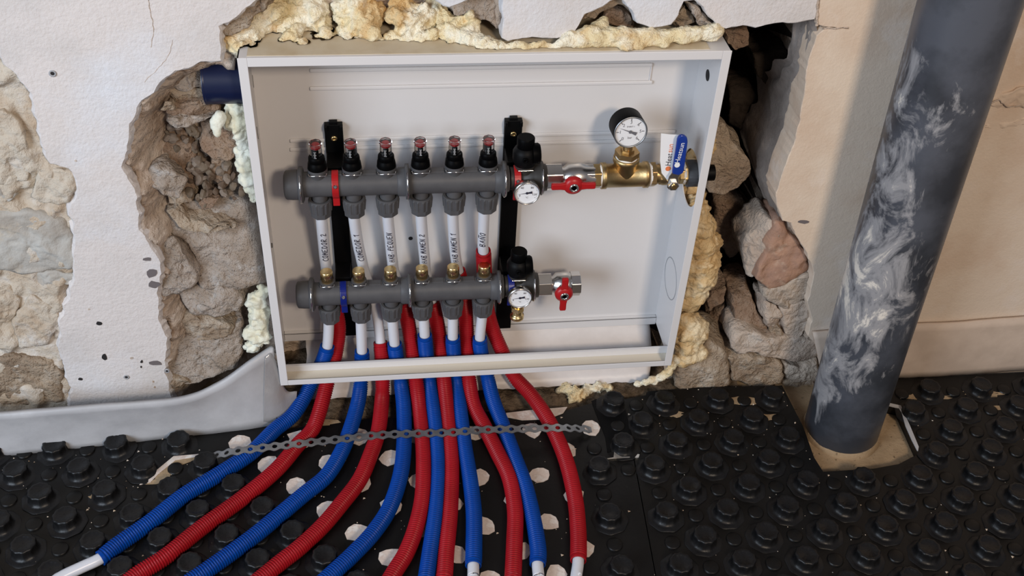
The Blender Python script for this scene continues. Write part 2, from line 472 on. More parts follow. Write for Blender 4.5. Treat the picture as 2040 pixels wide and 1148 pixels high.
def grid_mesh(name, material, X, Z, Y, mask, parent=None):
    nzr, nxr = X.shape
    idx = -np.ones(X.shape, int)
    cell = mask[:-1, :-1] & mask[1:, :-1] & mask[:-1, 1:] & mask[1:, 1:]
    use = np.zeros(X.shape, bool)
    use[:-1, :-1] |= cell; use[1:, :-1] |= cell; use[:-1, 1:] |= cell; use[1:, 1:] |= cell
    idx[use] = np.arange(use.sum())
    V = np.stack([X[use], Y[use], Z[use]], 1)
    jj, ii = np.nonzero(cell)
    F = np.stack([idx[jj, ii], idx[jj, ii + 1], idx[jj + 1, ii + 1], idx[jj + 1, ii]], 1)
    me = bpy.data.meshes.new(name)
    me.from_pydata(V.tolist(), [], F.tolist())
    me.polygons.foreach_set('use_smooth', [True] * len(F))
    me.materials.append(MATS[material]); me.update()
    return place(name, me, parent)
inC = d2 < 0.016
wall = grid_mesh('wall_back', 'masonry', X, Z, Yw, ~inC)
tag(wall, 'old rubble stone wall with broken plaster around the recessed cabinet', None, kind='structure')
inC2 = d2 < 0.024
grid_mesh('cavity_lining', 'cavity_shade', X, Z, Yw, inC2, wall)  # lining carries the painted shade of the cavity
# exposed rough render at the left edge
dE = sdf_poly(X, Z, xz(E1, YP))
Ye = 0.034 + 0.008 * NZ + 0.004 * np.sin(X * 60 + 4 * NZ)
Ye = np.where(dE > -0.006, Ye + 0.003, Ye)
grid_mesh('exposed_render', 'render_coat', X, Z, Ye, dE < 0.008, wall)

sheet_xz('plaster_layer', 'plaster', P1, YP, 0.020, wall, jag=0.004, chamfer=0.005)
P2 = [(1003, -88), (1003, 74), (1012, 80), (1060, 77), (1110, 76), (1140, 70), (1152, 50), (1165, 30), (1190, 16), (1215, 2), (1235, -4), (1244, 6), (1258, 20), (1272, 45), (1300, 56),
      (1336, 48), (1350, 30), (1362, 4), (1385, -2), (1402, 14), (1417, 34), (1432, 52), (1446, 58), (1480, 52), (1506, 54), (1545, 46), (1560, 44), (1590, 42), (1621, 38), (1632, 0), (1637, -88)]
sheet_xz('plaster_layer', 'plaster', P2, YP - 0.002, 0.035, wall, jag=0.0022, chamfer=0.003)
P2b = [(885, -90), (862, -12), (868, 0), (895, 12), (920, 4), (940, -10), (960, -90)]
sheet_xz('plaster_layer', 'plaster', P2b, YP, 0.03, wall, jag=0.003, chamfer=0.004)
P3 = [(1653, -430), (1640, -90), (1634, 0), (1628, 50), (1642, 54), (1690, 54), (1692, 58), (1640, 60), (1627, 72)] + CAVL[2:] + [(1576, 444), (1592, 478), (1608, 506), (1624, 542), (1617, 575), (1610, 600), (1620, 640), (1612, 668), (1636, 700), (1640, 830),
      (2700, 770), (2700, -430)]
sheet_xz('plaster_layer', 'plaster_warm_lit', P3, YP - 0.003, 0.05, wall, jag=0.0018, chamfer=0.002)
# reveal: the smooth side of the pier inside the cavity
def reveal():
    mb = MB()
    P = [aty(a, b, YP + 0.004) for a, b in CAVL]
    nd = 12; vs = []
    fine = []
    for a, b in zip(P, P[1:]):
        for k in range(6): fine.append(a.lerp(b, k / 6))
    fine.append(P[-1])
    for p in fine:
        for k in range(nd + 1):
            t = k / nd
            dp = 0.05 + 0.12 * min(1.0, max(0.0, (P[0].z - p.z) / 0.20))
            dd = dp * t * (0.85 + 0.5 * fbm((p.z, 1, 2), 12, 3))
            q = Vector((p.x - 0.012 * t + 0.006 * fbm((p.z, t, 0), 9, 4), p.y + dd, p.z + 0.004 * fbm((p.z, t, 7), 20, 3)))
            vs.append(q)
    m = nd + 1
    fs = [(i * m + k, i * m + k + 1, (i + 1) * m + k + 1, (i + 1) * m + k) for i in range(len(fine) - 1) for k in range(nd)]
    mb.add(vs, fs, True)
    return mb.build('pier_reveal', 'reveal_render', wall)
reveal()
# wall plugs and holes in the plaster
def plug(px, py, r, parent):
    p = aty(px, py, YP)
    MB().lathe((p.x, YP + 0.001, p.z), (0, -1, 0), [(0, r), (0.0022, r), (0.0022, r * 0.55), (0.0004, r * 0.5)], 16).build('wall_plug', 'plug_grey', parent)
    MB().lathe((p.x, YP - 0.0006, p.z), (0, -1, 0), [(0, r * 0.5), (0.0006, r * 0.5)], 12).build('plug_hole', 'hole_dark', parent)
plug(105, 146, 0.0048, wall); plug(333, 739, 0.004, wall); plug(252, 751, 0.0045, wall)
def chip(px, py, w, h, material, seed, y=YP):
    rnd = random.Random(seed)
    pts = []
    for k in range(9):
        a = 2 * PI * k / 9
        q = rnd.uniform(0.7, 1.2)
        pts.append(aty(px + w * q * math.cos(a), py + h * q * math.sin(a), y - 0.0008))
    MB().prism(pts, (0, 0.0012, 0)).build('chipped_spot', material, wall)
for k, (a, b, w, h) in enumerate([(197, 645, 6, 4), (208, 712, 6, 6), (160, 756, 4, 3), (282, 721, 3, 3), (281, 732, 2, 2), (262, 714, 3, 2), (150, 321, 2.5, 2), (308, 772, 2, 2), (305, 761, 2, 2), (177, 617, 2, 1.5)]):
    chip(a, b, w, h, 'hole_dark' if k < 5 else 'masonry', k)
for k, (a, b, w, h) in enumerate([(293, 517, 8, 4), (303, 545, 11, 9), (308, 568, 12, 8), (311, 724, 14, 5), (1600, 442, 14, 4)]):
    chip(a, b, w, h, 'old_paint', 40 + k, YP if a < 1000 else YP - 0.003)
plug(1736, 98, 0.004, wall); 

def crack(px_pts, y, r=0.0006):
    path, _ = catmull([aty(a, b, y) for a, b in px_pts], 0.004)
    path = [p + Vector((0.0016 * fbm(p, 120, 3), 0, 0.0016 * fbm(p + Vector((3, 0, 0)), 120, 3))) for p in path]
    MB().tube(path, lambda k: r * (0.6 + 0.5 * abs(math.sin(k * 0.9))), 5).build('hairline_crack', 'masonry', wall)
crack([(296, -20), (298, 20), (305, 50), (301, 95)], YP); crack([(344, 78), (338, 105), (322, 130), (300, 150), (288, 165)], YP, 0.0004)
crack([(1972, 208), (1990, 200), (2012, 214), (2060, 196)], YP - 0.007, 0.0012); crack([(1640, 56), (1690, 55)], YP - 0.003, 0.0014)
crack([(1632, -20), (1630, 10), (1626, 50)], YP - 0.002, 0.0026)
# stones of the wall, left break-out
LS = [
 ('stone_grey', [(338, 140), (400, 131), (440, 128), (446, 170), (420, 174), (360, 177), (338, 172)], 0.072, 0.06, 0.15),
 ('stone_tan', [(336, 178), (370, 172), (432, 176), (436, 196), (395, 198), (358, 202), (340, 190)], 0.074, 0.06, 0.0),
 ('stone_brown', [(332, 212), (350, 203), (400, 200), (433, 201), (435, 228), (420, 243), (380, 248), (335, 236)], 0.066, 0.06, -0.5),
 ('stone_grey', [(326, 236), (350, 232), (400, 242), (420, 240), (395, 250), (350, 256), (326, 254)], 0.058, 0.05, 0.3),
 ('stone_tan', [(338, 212), (352, 210), (358, 228), (340, 230), (326, 224)], 0.052, 0.03, 0.0),
 ('stone_brown', [(398, 262), (430, 246), (462, 244), (482, 268), (478, 290), (455, 314), (430, 312), (402, 290)], 0.068, 0.06, 0.4),
 ('stone_brown', [(300, 300), (330, 268), (380, 262), (392, 300), (385, 350), (370, 395), (340, 380), (310, 350)], 0.085, 0.06, 0.6),
 ('stone_grey', [(288, 345), (318, 335), (352, 345), (370, 362), (352, 388), (320, 388), (292, 372)], 0.046, 0.05, 0.3),
 ('stone_brown', [(415, 322), (445, 312), (462, 322), (456, 358), (432, 368), (414, 352)], 0.080, 0.05, 0.2),
 ('stone_tan', [(330, 395), (380, 390), (392, 402), (360, 412), (335, 410)], 0.060, 0.05, 0.4),
 ('stone_brown', [(396, 402), (416, 394), (436, 402), (424, 418), (398, 420)], 0.056, 0.04, 0.2),
 ('stone_grey', [(318, 418), (340, 406), (400, 410), (440, 406), (500, 412), (516, 470), (526, 562), (500, 568), (470, 572), (400, 568), (390, 530), (360, 480), (330, 462)], 0.062, 0.07, 0.35),
 ('stone_tan', [(330, 420), (352, 418), (380, 432), (440, 446), (470, 450), (440, 458), (390, 452), (350, 440)], 0.050, 0.03, 0.3),
 ('stone_grey', [(296, 500), (325, 478), (345, 482), (365, 505), (396, 545), (392, 566), (360, 588), (330, 590), (318, 560)], 0.040, 0.05, 0.15),
 ('stone_grey', [(360, 592), (384, 575), (440, 570), (475, 578), (487, 608), (478, 628), (430, 632), (385, 626)], 0.050, 0.06, 0.25),
 ('stone_tan', [(348, 638), (380, 628), (440, 640), (470, 648), (466, 662), (430, 676), (370, 674), (350, 662)], 0.052, 0.06, 0.3),
 ('stone_grey', [(338, 690), (370, 674), (430, 678), (482, 652), (486, 700), (476, 730), (430, 748), (372, 764), (345, 764), (334, 730)], 0.044, 0.06, 0.3),
 ('stone_tan', [(322, 748), (345, 744), (378, 758), (352, 772), (330, 766)], 0.034, 0.04, 0.1),
]
for k, (m, poly, y, dp, ln) in enumerate(LS):
    rock('stone', m, poly, y, dp, wall, lean=ln * 0.5, seed=k * 3.1)
# little stones in the earth
rnd = random.Random(5)
def pebble_mesh(seed, material):
    r2 = random.Random(seed); mb = MB(); n = 8
    prof = [(-1, 0.2), (-0.6, 0.85), (0, 1.0), (0.6, 0.8), (1, 0.2)]
    a, u, w = mb.frame((0, 0, 1)); vs = []
    for t, r in prof:
        for i in range(n):
            th = 2 * PI * i / n
            q = 1 + r2.uniform(-0.25, 0.25)
            vs.append((r * q * math.cos(th), r * q * math.sin(th) * 0.9, t * 0.75 * (1 + r2.uniform(-.15, .15))))
    fs = [(k * n + i, k * n + (i + 1) % n, (k + 1) * n + (i + 1) % n, (k + 1) * n + i) for k in range(4) for i in range(n)]
    fs += [tuple(reversed(range(n))), tuple(range(4 * n, 5 * n))]
    return mb.add(vs, fs, False).mesh('pebble', material)
PEB = [pebble_mesh(1, 'stone_brown'), pebble_mesh(2, 'stone_tan'), pebble_mesh(3, 'masonry')]
def pebble(px, py, y, r):
    p = aty(px, py, y)
    o = place('pebble', rnd.choice(PEB), wall, p, (rnd.uniform(0, 6), rnd.uniform(0, 6), rnd.uniform(0, 6)))
    o.scale = (r, r * rnd.uniform(.7, 1), r * rnd.uniform(.7, 1))
for _ in range(46):
    px = rnd.uniform(375, 490); py = rnd.uniform(318, 408)
    pebble(px, py, 0.078 - (py - 318) * 0.0002, rnd.uniform(0.004, 0.010))
for _ in range(26):
    pebble(rnd.uniform(325, 420), rnd.uniform(252, 300), 0.092, rnd.uniform(0.004, 0.009))
# stones of the exposed left strip
for k, (m, poly, y) in enumerate([
 ('stone_blue', [(-30, 432), (20, 420), (80, 424), (128, 440), (148, 470), (150, 540), (110, 540), (50, 548), (0, 540), (-30, 540)], 0.028),
 ('stone_blue', [(52, 560), (75, 545), (115, 542), (148, 550), (146, 568), (110, 574), (70, 570)], 0.030),
 ('stone_blue', [(-20, 372), (8, 374), (36, 384), (44, 396), (20, 404), (-20, 400)], 0.030),
 ('render_coat', [(20, 640), (60, 590), (110, 608), (120, 650), (96, 690), (40, 700)], 0.028),
 ('render_coat', [(-30, 250), (10, 215), (46, 250), (60, 320), (60, 366), (10, 372), (-30, 370)], 0.029),
 ('render_coat', [(70, 345), (110, 336), (142, 346), (150, 380), (130, 402), (84, 412), (60, 392)], 0.028),
 ('stone_tan', [(-30, 720), (30, 706), (100, 720), (128, 750), (130, 800), (60, 812), (-30, 812)], 0.029),
 ('render_coat', [(-30, 580), (20, 574), (44, 600), (20, 640), (-30, 650)], 0.029)]):
    rock('stone', m, poly, y, 0.04, wall, rough=0.0028, swell=0.1, seed=100 + k * 2.3)
# stones above the cabinet
for k, (m, poly, y, dp) in enumerate([
 ('stone_tan', [(432, 58), (455, 30), (495, 10), (540, -30), (560, -30), (545, 20), (500, 40), (465, 66), (440, 70)], 0.036, 0.05),
 ('stone_grey', [(895, 18), (930, 2), (970, 0), (1003, 14), (1002, 62), (975, 40), (940, 36), (905, 30)], 0.052, 0.05),
 ('stone_brown', [(760, 6), (790, -4), (800, 30), (775, 42), (760, 30)], 0.085, 0.04),
 ('stone_tan', [(1160, 40), (1195, 14), (1235, 2), (1250, 16), (1215, 24), (1188, 44)], 0.040, 0.04),
 ('stone_brown', [(1200, 30), (1240, 18), (1262, 30), (1270, 52), (1230, 54), (1200, 48)], 0.056, 0.04),
 ('stone_tan', [(1325, 55), (1350, 30), (1365, 6), (1380, 30), (1390, 52), (1370, 62)], 0.048, 0.05),
 ('stone_grey', [(1366, 4), (1392, 12), (1412, 32), (1424, 58), (1400, 60), (1384, 36)], 0.034, 0.05)]):
    rock('stone', m, poly, y, dp, wall, seed=200 + k * 1.7)
# stones of the right break-out
RS = [
 ('stone_tan', [(1418, 262), (1440, 248), (1452, 272), (1470, 296), (1495, 318), (1498, 350), (1480, 372), (1445, 392), (1416, 384), (1400, 340)], 0.090, 0.09, 0.0, 0),
 ('stone_brown', [(1440, 62), (1490, 56), (1492, 90), (1462, 104), (1445, 90)], 0.085, 0.05, 0.0, 0),
 ('cavity_shade', [(1505, 110), (1560, 100), (1590, 140), (1585, 190), (1545, 185), (1510, 160)], 0.16, 0.08, 0.0, 0),
 ('cavity_shade', [(1450, 180), (1500, 170), (1530, 230), (1500, 280), (1455, 250)], 0.19, 0.08, 0.0, 0),
 ('stone_brown', [(1425, 400), (1470, 396), (1500, 430), (1490, 500), (1450, 520), (1425, 470)], 0.17, 0.08, 0.0, 0),
 ('stone_beige', [(1482, 500), (1496, 480), (1530, 432), (1548, 440), (1530, 505), (1506, 545), (1490, 556), (1486, 530)], 0.060, 0.07, 0.0, -0.9),
 ('brick_red', [(1550, 444), (1566, 445), (1594, 490), (1622, 540), (1600, 552), (1560, 574), (1524, 582), (1506, 556), (1522, 520), (1538, 478)], 0.040, 0.08, 0.0, 0),
 ('mortar', [(1524, 584), (1560, 574), (1600, 548), (1620, 546), (1622, 566), (1610, 590), (1580, 606), (1560, 620), (1524, 600)], 0.038, 0.05, 0.0, 0),
 ('stone_beige', [(1522, 604), (1548, 606), (1556, 622), (1554, 648), (1532, 666), (1520, 650)], 0.046, 0.06, 0.0, 0),
 ('stone_beige', [(1560, 622), (1590, 604), (1614, 608), (1624, 634), (1606, 664), (1584, 676), (1564, 668)], 0.036, 0.06, 0.2, 0),
 ('stone_tan', [(1534, 662), (1556, 650), (1560, 672), (1545, 682), (1530, 678)], 0.042, 0.04, 0.0, 0),
 ('stone_brown', [(1464, 600), (1500, 590), (1526, 650), (1534, 676), (1500, 672), (1466, 666)], 0.060, 0.08, 0.8, 0),
 ('stone_beige', [(1450, 690), (1468, 662), (1500, 666), (1534, 676), (1600, 676), (1634, 684), (1640, 716), (1600, 728), (1545, 720), (1500, 706), (1460, 708)], 0.028, 0.08, 0.0, 0),
 ('stone_tan', [(1450, 714), (1490, 710), (1520, 718), (1564, 730), (1562, 770), (1500, 778), (1454, 762)], 0.024, 0.08, 0.0, 0),
 ('mortar', [(1562, 728), (1600, 732), (1632, 722), (1636, 760), (1600, 768), (1564, 760)], 0.026, 0.05, 0.0, 0),
 ('mortar', [(1608, 664), (1630, 670), (1640, 690), (1616, 684), (1602, 676)], 0.026, 0.04, 0.0, 0),
 ('stone_brown', [(1400, 604), (1424, 580), (1452, 576), (1446, 600), (1412, 622)], 0.085, 0.06, 0.3, 0),
 ('stone_brown', [(1416, 640), (1445, 610), (1460, 640), (1448, 690), (1420, 700)], 0.10, 0.06, 0.2, 0),
 ('stone_tan', [(1340, 740), (1370, 724), (1420, 690), (1452, 700), (1454, 766), (1440, 780), (1370, 780), (1346, 770)], 0.020, 0.10, 0.3, 0),
 ('stone_tan', [(1560, 770), (1600, 764), (1625, 762), (1618, 800), (1598, 812), (1576, 804)], 0.020, 0.05, 0.3, 0),
]
for k, (m, poly, y, dp, ln, lx) in enumerate(RS):
    rock('stone', m, poly, y, dp, wall, lean=ln * 0.5, leanx=lx, seed=300 + k * 2.9, rough=0.003)
# torn old seam on the far right wall
for k, poly in enumerate([[(1968, 205), (1990, 190), (2030, 176), (2080, 170), (2080, 222), (2040, 216), (1990, 222)], [(1880, 262), (1930, 246), (2000, 240), (2080, 236), (2080, 250), (1960, 256)]]):
    rock('mortar_ridge', 'plaster_warm_lit', poly, YP - 0.006 + 0.003 * k, 0.02, wall, rough=0.0025, swell=0.1, seed=400 + k)

CW, CH, CD = 0.658, 0.592, 0.120      # cabinet
# ------------------------------------------------------------------ expanding foam
def foam(name, label, material, balls, seed=0, side=0, vox=0.0030, amp=0.0062, group=None):
    import bmesh
    bm = bmesh.new()
    for (px, py, y, r) in balls:
        p = aty(px, py, y)
        rr = random.Random(int(px * 7 + py))
        M = Matrix.Translation(p) @ Matrix.Diagonal((r * rr.uniform(.9, 1.15), r * rr.uniform(.8, 1.0), r * rr.uniform(.85, 1.1), 1))
        bmesh.ops.create_icosphere(bm, subdivisions=2, radius=1.0, matrix=M)
    me = bpy.data.meshes.new(name); bm.to_mesh(me); bm.free()
    o = bpy.data.objects.new(name, me); COL.objects.link(o)
    r = o.modifiers.new('r', 'REMESH'); r.mode = 'VOXEL'; r.voxel_size = vox
    dg = bpy.context.evaluated_depsgraph_get()
    me2 = bpy.data.meshes.new_from_object(o.evaluated_get(dg))
    bpy.data.objects.remove(o); bpy.data.meshes.remove(me)
    me2.name = name
    co = np.zeros(len(me2.vertices) * 3); me2.vertices.foreach_get('co', co)
    nr = np.zeros(len(me2.vertices) * 3); me2.vertices.foreach_get('normal', nr)
    co = co.reshape(-1, 3); nr = nr.reshape(-1, 3)
    for i in range(len(co)):
        q = Vector(co[i]) + Vector((seed, 0, 0))
        h = amp * (1.6 * noise.turbulence(q * 48, 4, True) - 0.9 + 0.6 * noise.noise(q * 150) + 0.9 * noise.noise(q * 24))
        co[i] += nr[i] * h
    inb = (co[:, 1] > -0.004) & (co[:, 1] < 0.125) & (co[:, 2] > -0.004) & (co[:, 2] < 0.596)
    if side > 0: co[:, 0] = np.where(inb & (co[:, 0] < CW + 0.0012), CW + 0.0012, co[:, 0])
    if side < 0: co[:, 0] = np.where(inb & (co[:, 0] > -0.0012), -0.0012, co[:, 0])
    if side == 0: co[:, 2] = np.where((co[:, 1] < 0.125) & (co[:, 0] > 0) & (co[:, 0] < CW) & (co[:, 2] < 0.5935) & (co[:, 2] > 0.5) & (co[:, 1] > -0.002), 0.5935, co[:, 2])
    me2.vertices.foreach_set('co', co.ravel())
    me2.polygons.foreach_set('use_smooth', [True] * len(me2.polygons))
    me2.materials.clear(); me2.materials.append(MATS[material]); me2.update()
    o = place(name, me2)
    return tag(o, label, 'foam', group)
GF = 'expanding foam sealing the cabinet into the wall'
def jit(pts, n, sp, seed):
    r = random.Random(seed); out = []
    for (px, py, y, rad) in pts:
        out.append((px, py, y, rad))
        for _ in range(n):
            out.append((px + r.uniform(-sp, sp), py + r.uniform(-sp, sp), y + r.uniform(-0.004, 0.012), rad * r.uniform(0.35, 0.7)))
    return out
foam('expanding_foam', 'cream foam lump dripping over the top left corner of the white cabinet', 'foam_cream',
     jit([(462, 78, .052, .019), (480, 96, .040, .015), (500, 70, .062, .022), (470, 60, .065, .016), (525, 40, .078, .022), (505, 98, .034, .008), (548, 20, .08, .02), (540, 62, .08, .02), (452, 92, .05, .01)], 4, 16, 1), 1.0, group=GF)
foam('expanding_foam', 'cream foam lump beside the corner lump above the cabinet, deeply hollowed', 'foam_cream',
     jit([(585, 72, .058, .015), (600, 88, .042, .012), (575, 86, .05, .012), (565, 40, .082, .022), (605, 45, .088, .024), (640, 60, .082, .02), (625, 20, .09, .024), (640, 84, .056, .012), (582, -10, .09, .02), (660, 78, .06, .010)], 4, 14, 2), 2.0, group=GF)
foam('expanding_foam', 'tall cream foam mass in the middle above the cabinet with rough crumbs below', 'foam_cream',
     jit([(690, 20, .085, .022), (720, 40, .07, .022), (690, 66, .062, .016), (735, 66, .054, .016), (715, 5, .08, .02), (752, 80, .048, .010), (700, 78, .052, .010), (745, 25, .082, .02)], 4, 14, 3), 3.0, group=GF)
foam('expanding_foam', 'block of cream foam with a ledge, right of the tall mass above cabinet', 'foam_cream',
     jit([(795, 32, .064, .018), (825, 36, .060, .018), (845, 25, .068, .016), (780, 76, .048, .010), (808, 78, .046, .011), (836, 76, .044, .012), (860, 72, .044, .010), (820, 58, .064, .014), (800, 10, .08, .018), (850, 45, .07, .016)], 4, 12, 4), 4.0, group=GF)
foam('expanding_foam', 'rounded pale foam pile running down to the hanging plaster edge', 'foam_cream',
     jit([(880, 36, .07, .018), (870, 16, .08, .016), (900, 62, .048, .016), (930, 74, .036, .016), (960, 82, .026, .015), (985, 92, .018, .010), (905, 84, .036, .011), (915, 45, .06, .014), (945, 50, .05, .012), (938, 30, .05, .008), (890, 78, .046, .01), (955, 96, .02, .008)], 4, 12, 5), 5.0, group=GF)
rope = []
for k in range(33):
    t = k / 32; px = 1000 + 425 * t
    py = 92 - 6 * t + 5 * math.sin(k * 1.9)
    r = 0.0085
    if px > 1130: r = 0.016; py = 76 + 4 * math.sin(k * 1.3)
    if px > 1300: r = 0.0135; py = 72 - (px - 1300) * 0.06
    rope.append((px, py, 0.016 if px < 1130 else 0.022, r * random.uniform(.88, 1.08)))
rope += [(1190, 56, .034, .012), (1200, 44, .04, .010), (1245, 95, .008, .009), (1320, 88, .012, .010), (1270, 92, .01, .009)]
foam('expanding_foam', 'smooth rope of cream foam under the hanging plaster, along the cabinet top', 'foam_cream', rope, 6.0, amp=0.0032, vox=0.0036, group=GF)
foam('expanding_foam', 'tall golden foam bulge against the right side of the cabinet', 'foam_gold',
     jit([(1392, 418, .060, .020), (1394, 450, .056, .030), (1396, 485, .052, .034), (1396, 520, .050, .036), (1390, 550, .048, .034), (1380, 580, .044, .030), (1372, 600, .040, .022)], 1, 12, 7), 7.0, 1, amp=0.005, group=GF)
foam('expanding_foam', 'lower golden foam bulge beside the bottom right cabinet corner', 'foam_gold',
     jit([(1366, 640, .040, .026), (1374, 660, .036, .030), (1372, 685, .032, .028), (1372, 704, .026, .020), (1396, 704, .024, .014), (1360, 716, .024, .014)], 1, 10, 8), 8.0, 1, amp=0.005, group=GF)
foam('expanding_foam', 'golden foam seen through the round opening in the cabinet right wall', 'foam_gold',
     [(1398, 292, .088, .022), (1392, 318, .110, .022), (1388, 352, .125, .024), (1380, 385, .115, .024), (1386, 405, .085, .020), (1378, 418, .095, .020), (1384, 300, .12, .02)], 15.0, 1, amp=0.004, group=GF)
foam('expanding_foam', 'pale foam tail curling under the bottom right cabinet corner', 'foam_cream',
     [(1340, 726, .018, .011), (1330, 742, .014, .011), (1318, 752, .012, .010), (1302, 758, .012, .009), (1286, 762, .012, .008), (1270, 766, .014, .007), (1345, 715, .02, .011)], 9.0, amp=0.003, group=GF)
foam('expanding_foam', 'crumbly yellow foam heap on the soil under the cabinet, right of the pipes', 'foam_cream',
     jit([(1125, 776, .03, .013), (1145, 782, .02, .014), (1138, 792, .008, .011), (1172, 776, .03, .014), (1192, 772, .03, .014), (1160, 784, .02, .011), (1212, 772, .032, .011), (1152, 796, .004, .008)], 5, 9, 10), 10.0, vox=0.003, group=GF)
foam('expanding_foam', 'pitted white foam behind the upper left side of the cabinet', 'foam_white',
     jit([(470, 215, .06, .016), (478, 245, .055, .018), (484, 270, .055, .014), (488, 290, .056, .012)], 4, 9, 11), 11.0, -1, group=GF)
foam('expanding_foam', 'white foam column behind the left side of the cabinet, beside the earth', 'foam_white',
     jit([(488, 300, .06, .015), (492, 325, .058, .017), (496, 350, .056, .016), (500, 378, .056, .012), (505, 395, .056, .01)], 3, 8, 12), 12.0, -1, group=GF)
foam('expanding_foam', 'small white foam plug standing among the brown stones', 'foam_white',
     [(438, 236, .042, .0115), (433, 245, .040, .010), (430, 254, .038, .008), (432, 264, .036, .006)], 13.0, amp=0.002, vox=0.003, group=GF)
foam('expanding_foam', 'greenish white foam wedge behind the lower left side of the cabinet', 'foam_white',
     jit([(512, 600, .05, .016), (515, 630, .046, .020), (510, 660, .042, .020), (502, 690, .038, .014), (520, 672, .036, .016), (525, 580, .05, .012)], 4, 10, 14), 14.0, -1, group=GF)

# ------------------------------------------------------------------ navy pipe stub
nv0 = aty(408, 160, 0.075); nv1 = aty(492, 163, 0.075)
t = thing('waste_pipe', 'dark blue plastic pipe stub entering the upper left side of cabinet', 'pipe', nv0)
MB().lathe((nv0.x, 0.075, nv0.z), (1, 0, 0), [(0, 0.033), (-0.002 - nv0.x, 0.033)], 36).build('pipe_wall', 'navy_pipe', t)
MB().lathe((nv0.x, 0.075, nv0.z), (1, 0, 0), [(-0.0004, 0.033), (0.0016, 0.0336), (0.003, 0.033)], 36).build('pipe_rim', 'navy_pipe', t)

# ------------------------------------------------------------------ CABINET
TH = 0.0016
cab = thing('manifold_cabinet', 'open white sheet-metal wall cabinet set into the broken wall', 'cabinet', (CW / 2, CD, 0))
def ring_plate(x, cy, cz, ry, rz, n=40):
    return [(x, cy + ry * math.cos(2 * PI * k / n), cz + rz * math.sin(2 * PI * k / n)) for k in range(n)]
# back panel with a small screw hole, folded lip at the bottom
MB().box((0, CD - TH, 0.012), (CW, CD, CH)).build('back_panel', 'cabinet_white', cab, 0.0006)
MB().box((0.002, CD - 0.010, -0.004), (CW - 0.002, CD - 0.0082, 0.012)).box((0.002, CD - 0.010, 0.0105), (CW - 0.002, CD - 0.001, 0.012)).build('back_lip', 'cabinet_white', cab, 0.0005)
MB().box((0, 0, 0), (TH, CD, CH)).build('side_panel', 'cabinet_white', cab)
# right side: a plate with a round knock-out opening for the supply pipe
def holed_side():
    import bmesh
    q_ = at(1375, 354, 'x', CW - TH); hc = (q_.y, q_.z); hr = 0.0455
    n = 48
    mb = MB()
    def outer(th):
        c, s_ = math.cos(th), math.sin(th)
        ts = []
        if c > 1e-9: ts.append((CD - hc[0]) / c)
        if c < -1e-9: ts.append((0 - hc[0]) / c)
        if s_ > 1e-9: ts.append((CH - hc[1]) / s_)
        if s_ < -1e-9: ts.append((0 - hc[1]) / s_)
        t_ = min(ts); return hc[0] + c * t_, hc[1] + s_ * t_
    ang = sorted([2 * PI * k / n for k in range(n)] + [math.atan2(b - hc[1], a - hc[0]) % (2 * PI) for a in (0, CD) for b in (0, CH)])
    m = len(ang); vs = []
    for x in (CW - TH, CW):
        for a in ang: vs.append((x, hc[0] + hr * math.cos(a), hc[1] + hr * math.sin(a)))
        for a in ang: vs.append((x, *outer(a)))
    fs = []
    for i in range(m):
        j = (i + 1) % m
        fs += [(i, j, m + j, m + i), (2 * m + i, 3 * m + i, 3 * m + j, 2 * m + j), (i, 2 * m + i, 2 * m + j, j), (m + i, m + j, 3 * m + j, 3 * m + i)]
    return mb.add(vs, fs).build('side_panel', 'cabinet_white', cab)
holed_side()
MB().box((0, 0, CH - TH), (CW, CD, CH)).build('top_panel', 'cabinet_white', cab)
# dust film lying on the top
MB().box((0.012, 0.004, CH), (CW - 0.03, CD, CH + 0.0006)).build('dusty_top', 'cabinet_dust', cab)
# front flange
FW = 0.0125
MB().box((0, -0.0016, 0), (FW, 0, CH)).build('front_flange', 'cabinet_white', cab, 0.0006)
MB().box((CW - FW, -0.0016, 0), (CW, 0, CH)).build('front_flange', 'cabinet_white', cab, 0.0006)
MB().box((FW, -0.0016, CH - 0.0125), (CW - FW, 0, CH)).build('front_flange', 'cabinet_white', cab, 0.0006)
# bottom rail: U channel
RD = 0.030
MB().box((TH, 0, 0), (CW - TH, RD, 0.0016)).build('bottom_rail', 'rail_cream', cab, 0.0005)
MB().box((FW, -0.0016, 0), (CW - FW, 0, 0.0105)).build('front_flange', 'cabinet_white', cab, 0.0006)
MB().box((TH, RD - 0.0016, 0.0016), (CW - TH, RD, 0.0185)).box((TH, RD - 0.006, 0.0172), (CW - TH, RD, 0.0185)).build('rail_lip', 'cabinet_white', cab, 0.0004)
# embossed ribs on the back panel (long pressed slides)
def rib(px0, px1, py0, py1, h=0.004):
    a = aty(px0, py0, CD - 0.004); b = aty(px1, py1, CD - 0.004)
    z0 = (a.z + b.z) / 2
    MB().box((a.x, CD - h - TH, z0 - 0.003), (b.x, CD - TH, z0 + 0.003)).build('pressed_rib', 'cabinet_white', cab, 0.0016)
rib(617, 1300, 141, 129); rib(617, 1300, 178, 163)
rib(577, 1345, 277, 266); rib(577, 1345, 295, 282)
a = aty(1299, 128, CD - 0.004); b = aty(1298, 163, CD - 0.004)
MB().box((a.x - 0.001, CD - 0.004, b.z), (a.x + 0.001, CD - TH, a.z)).build('pressed_rib', 'cabinet_white', cab, 0.0006)
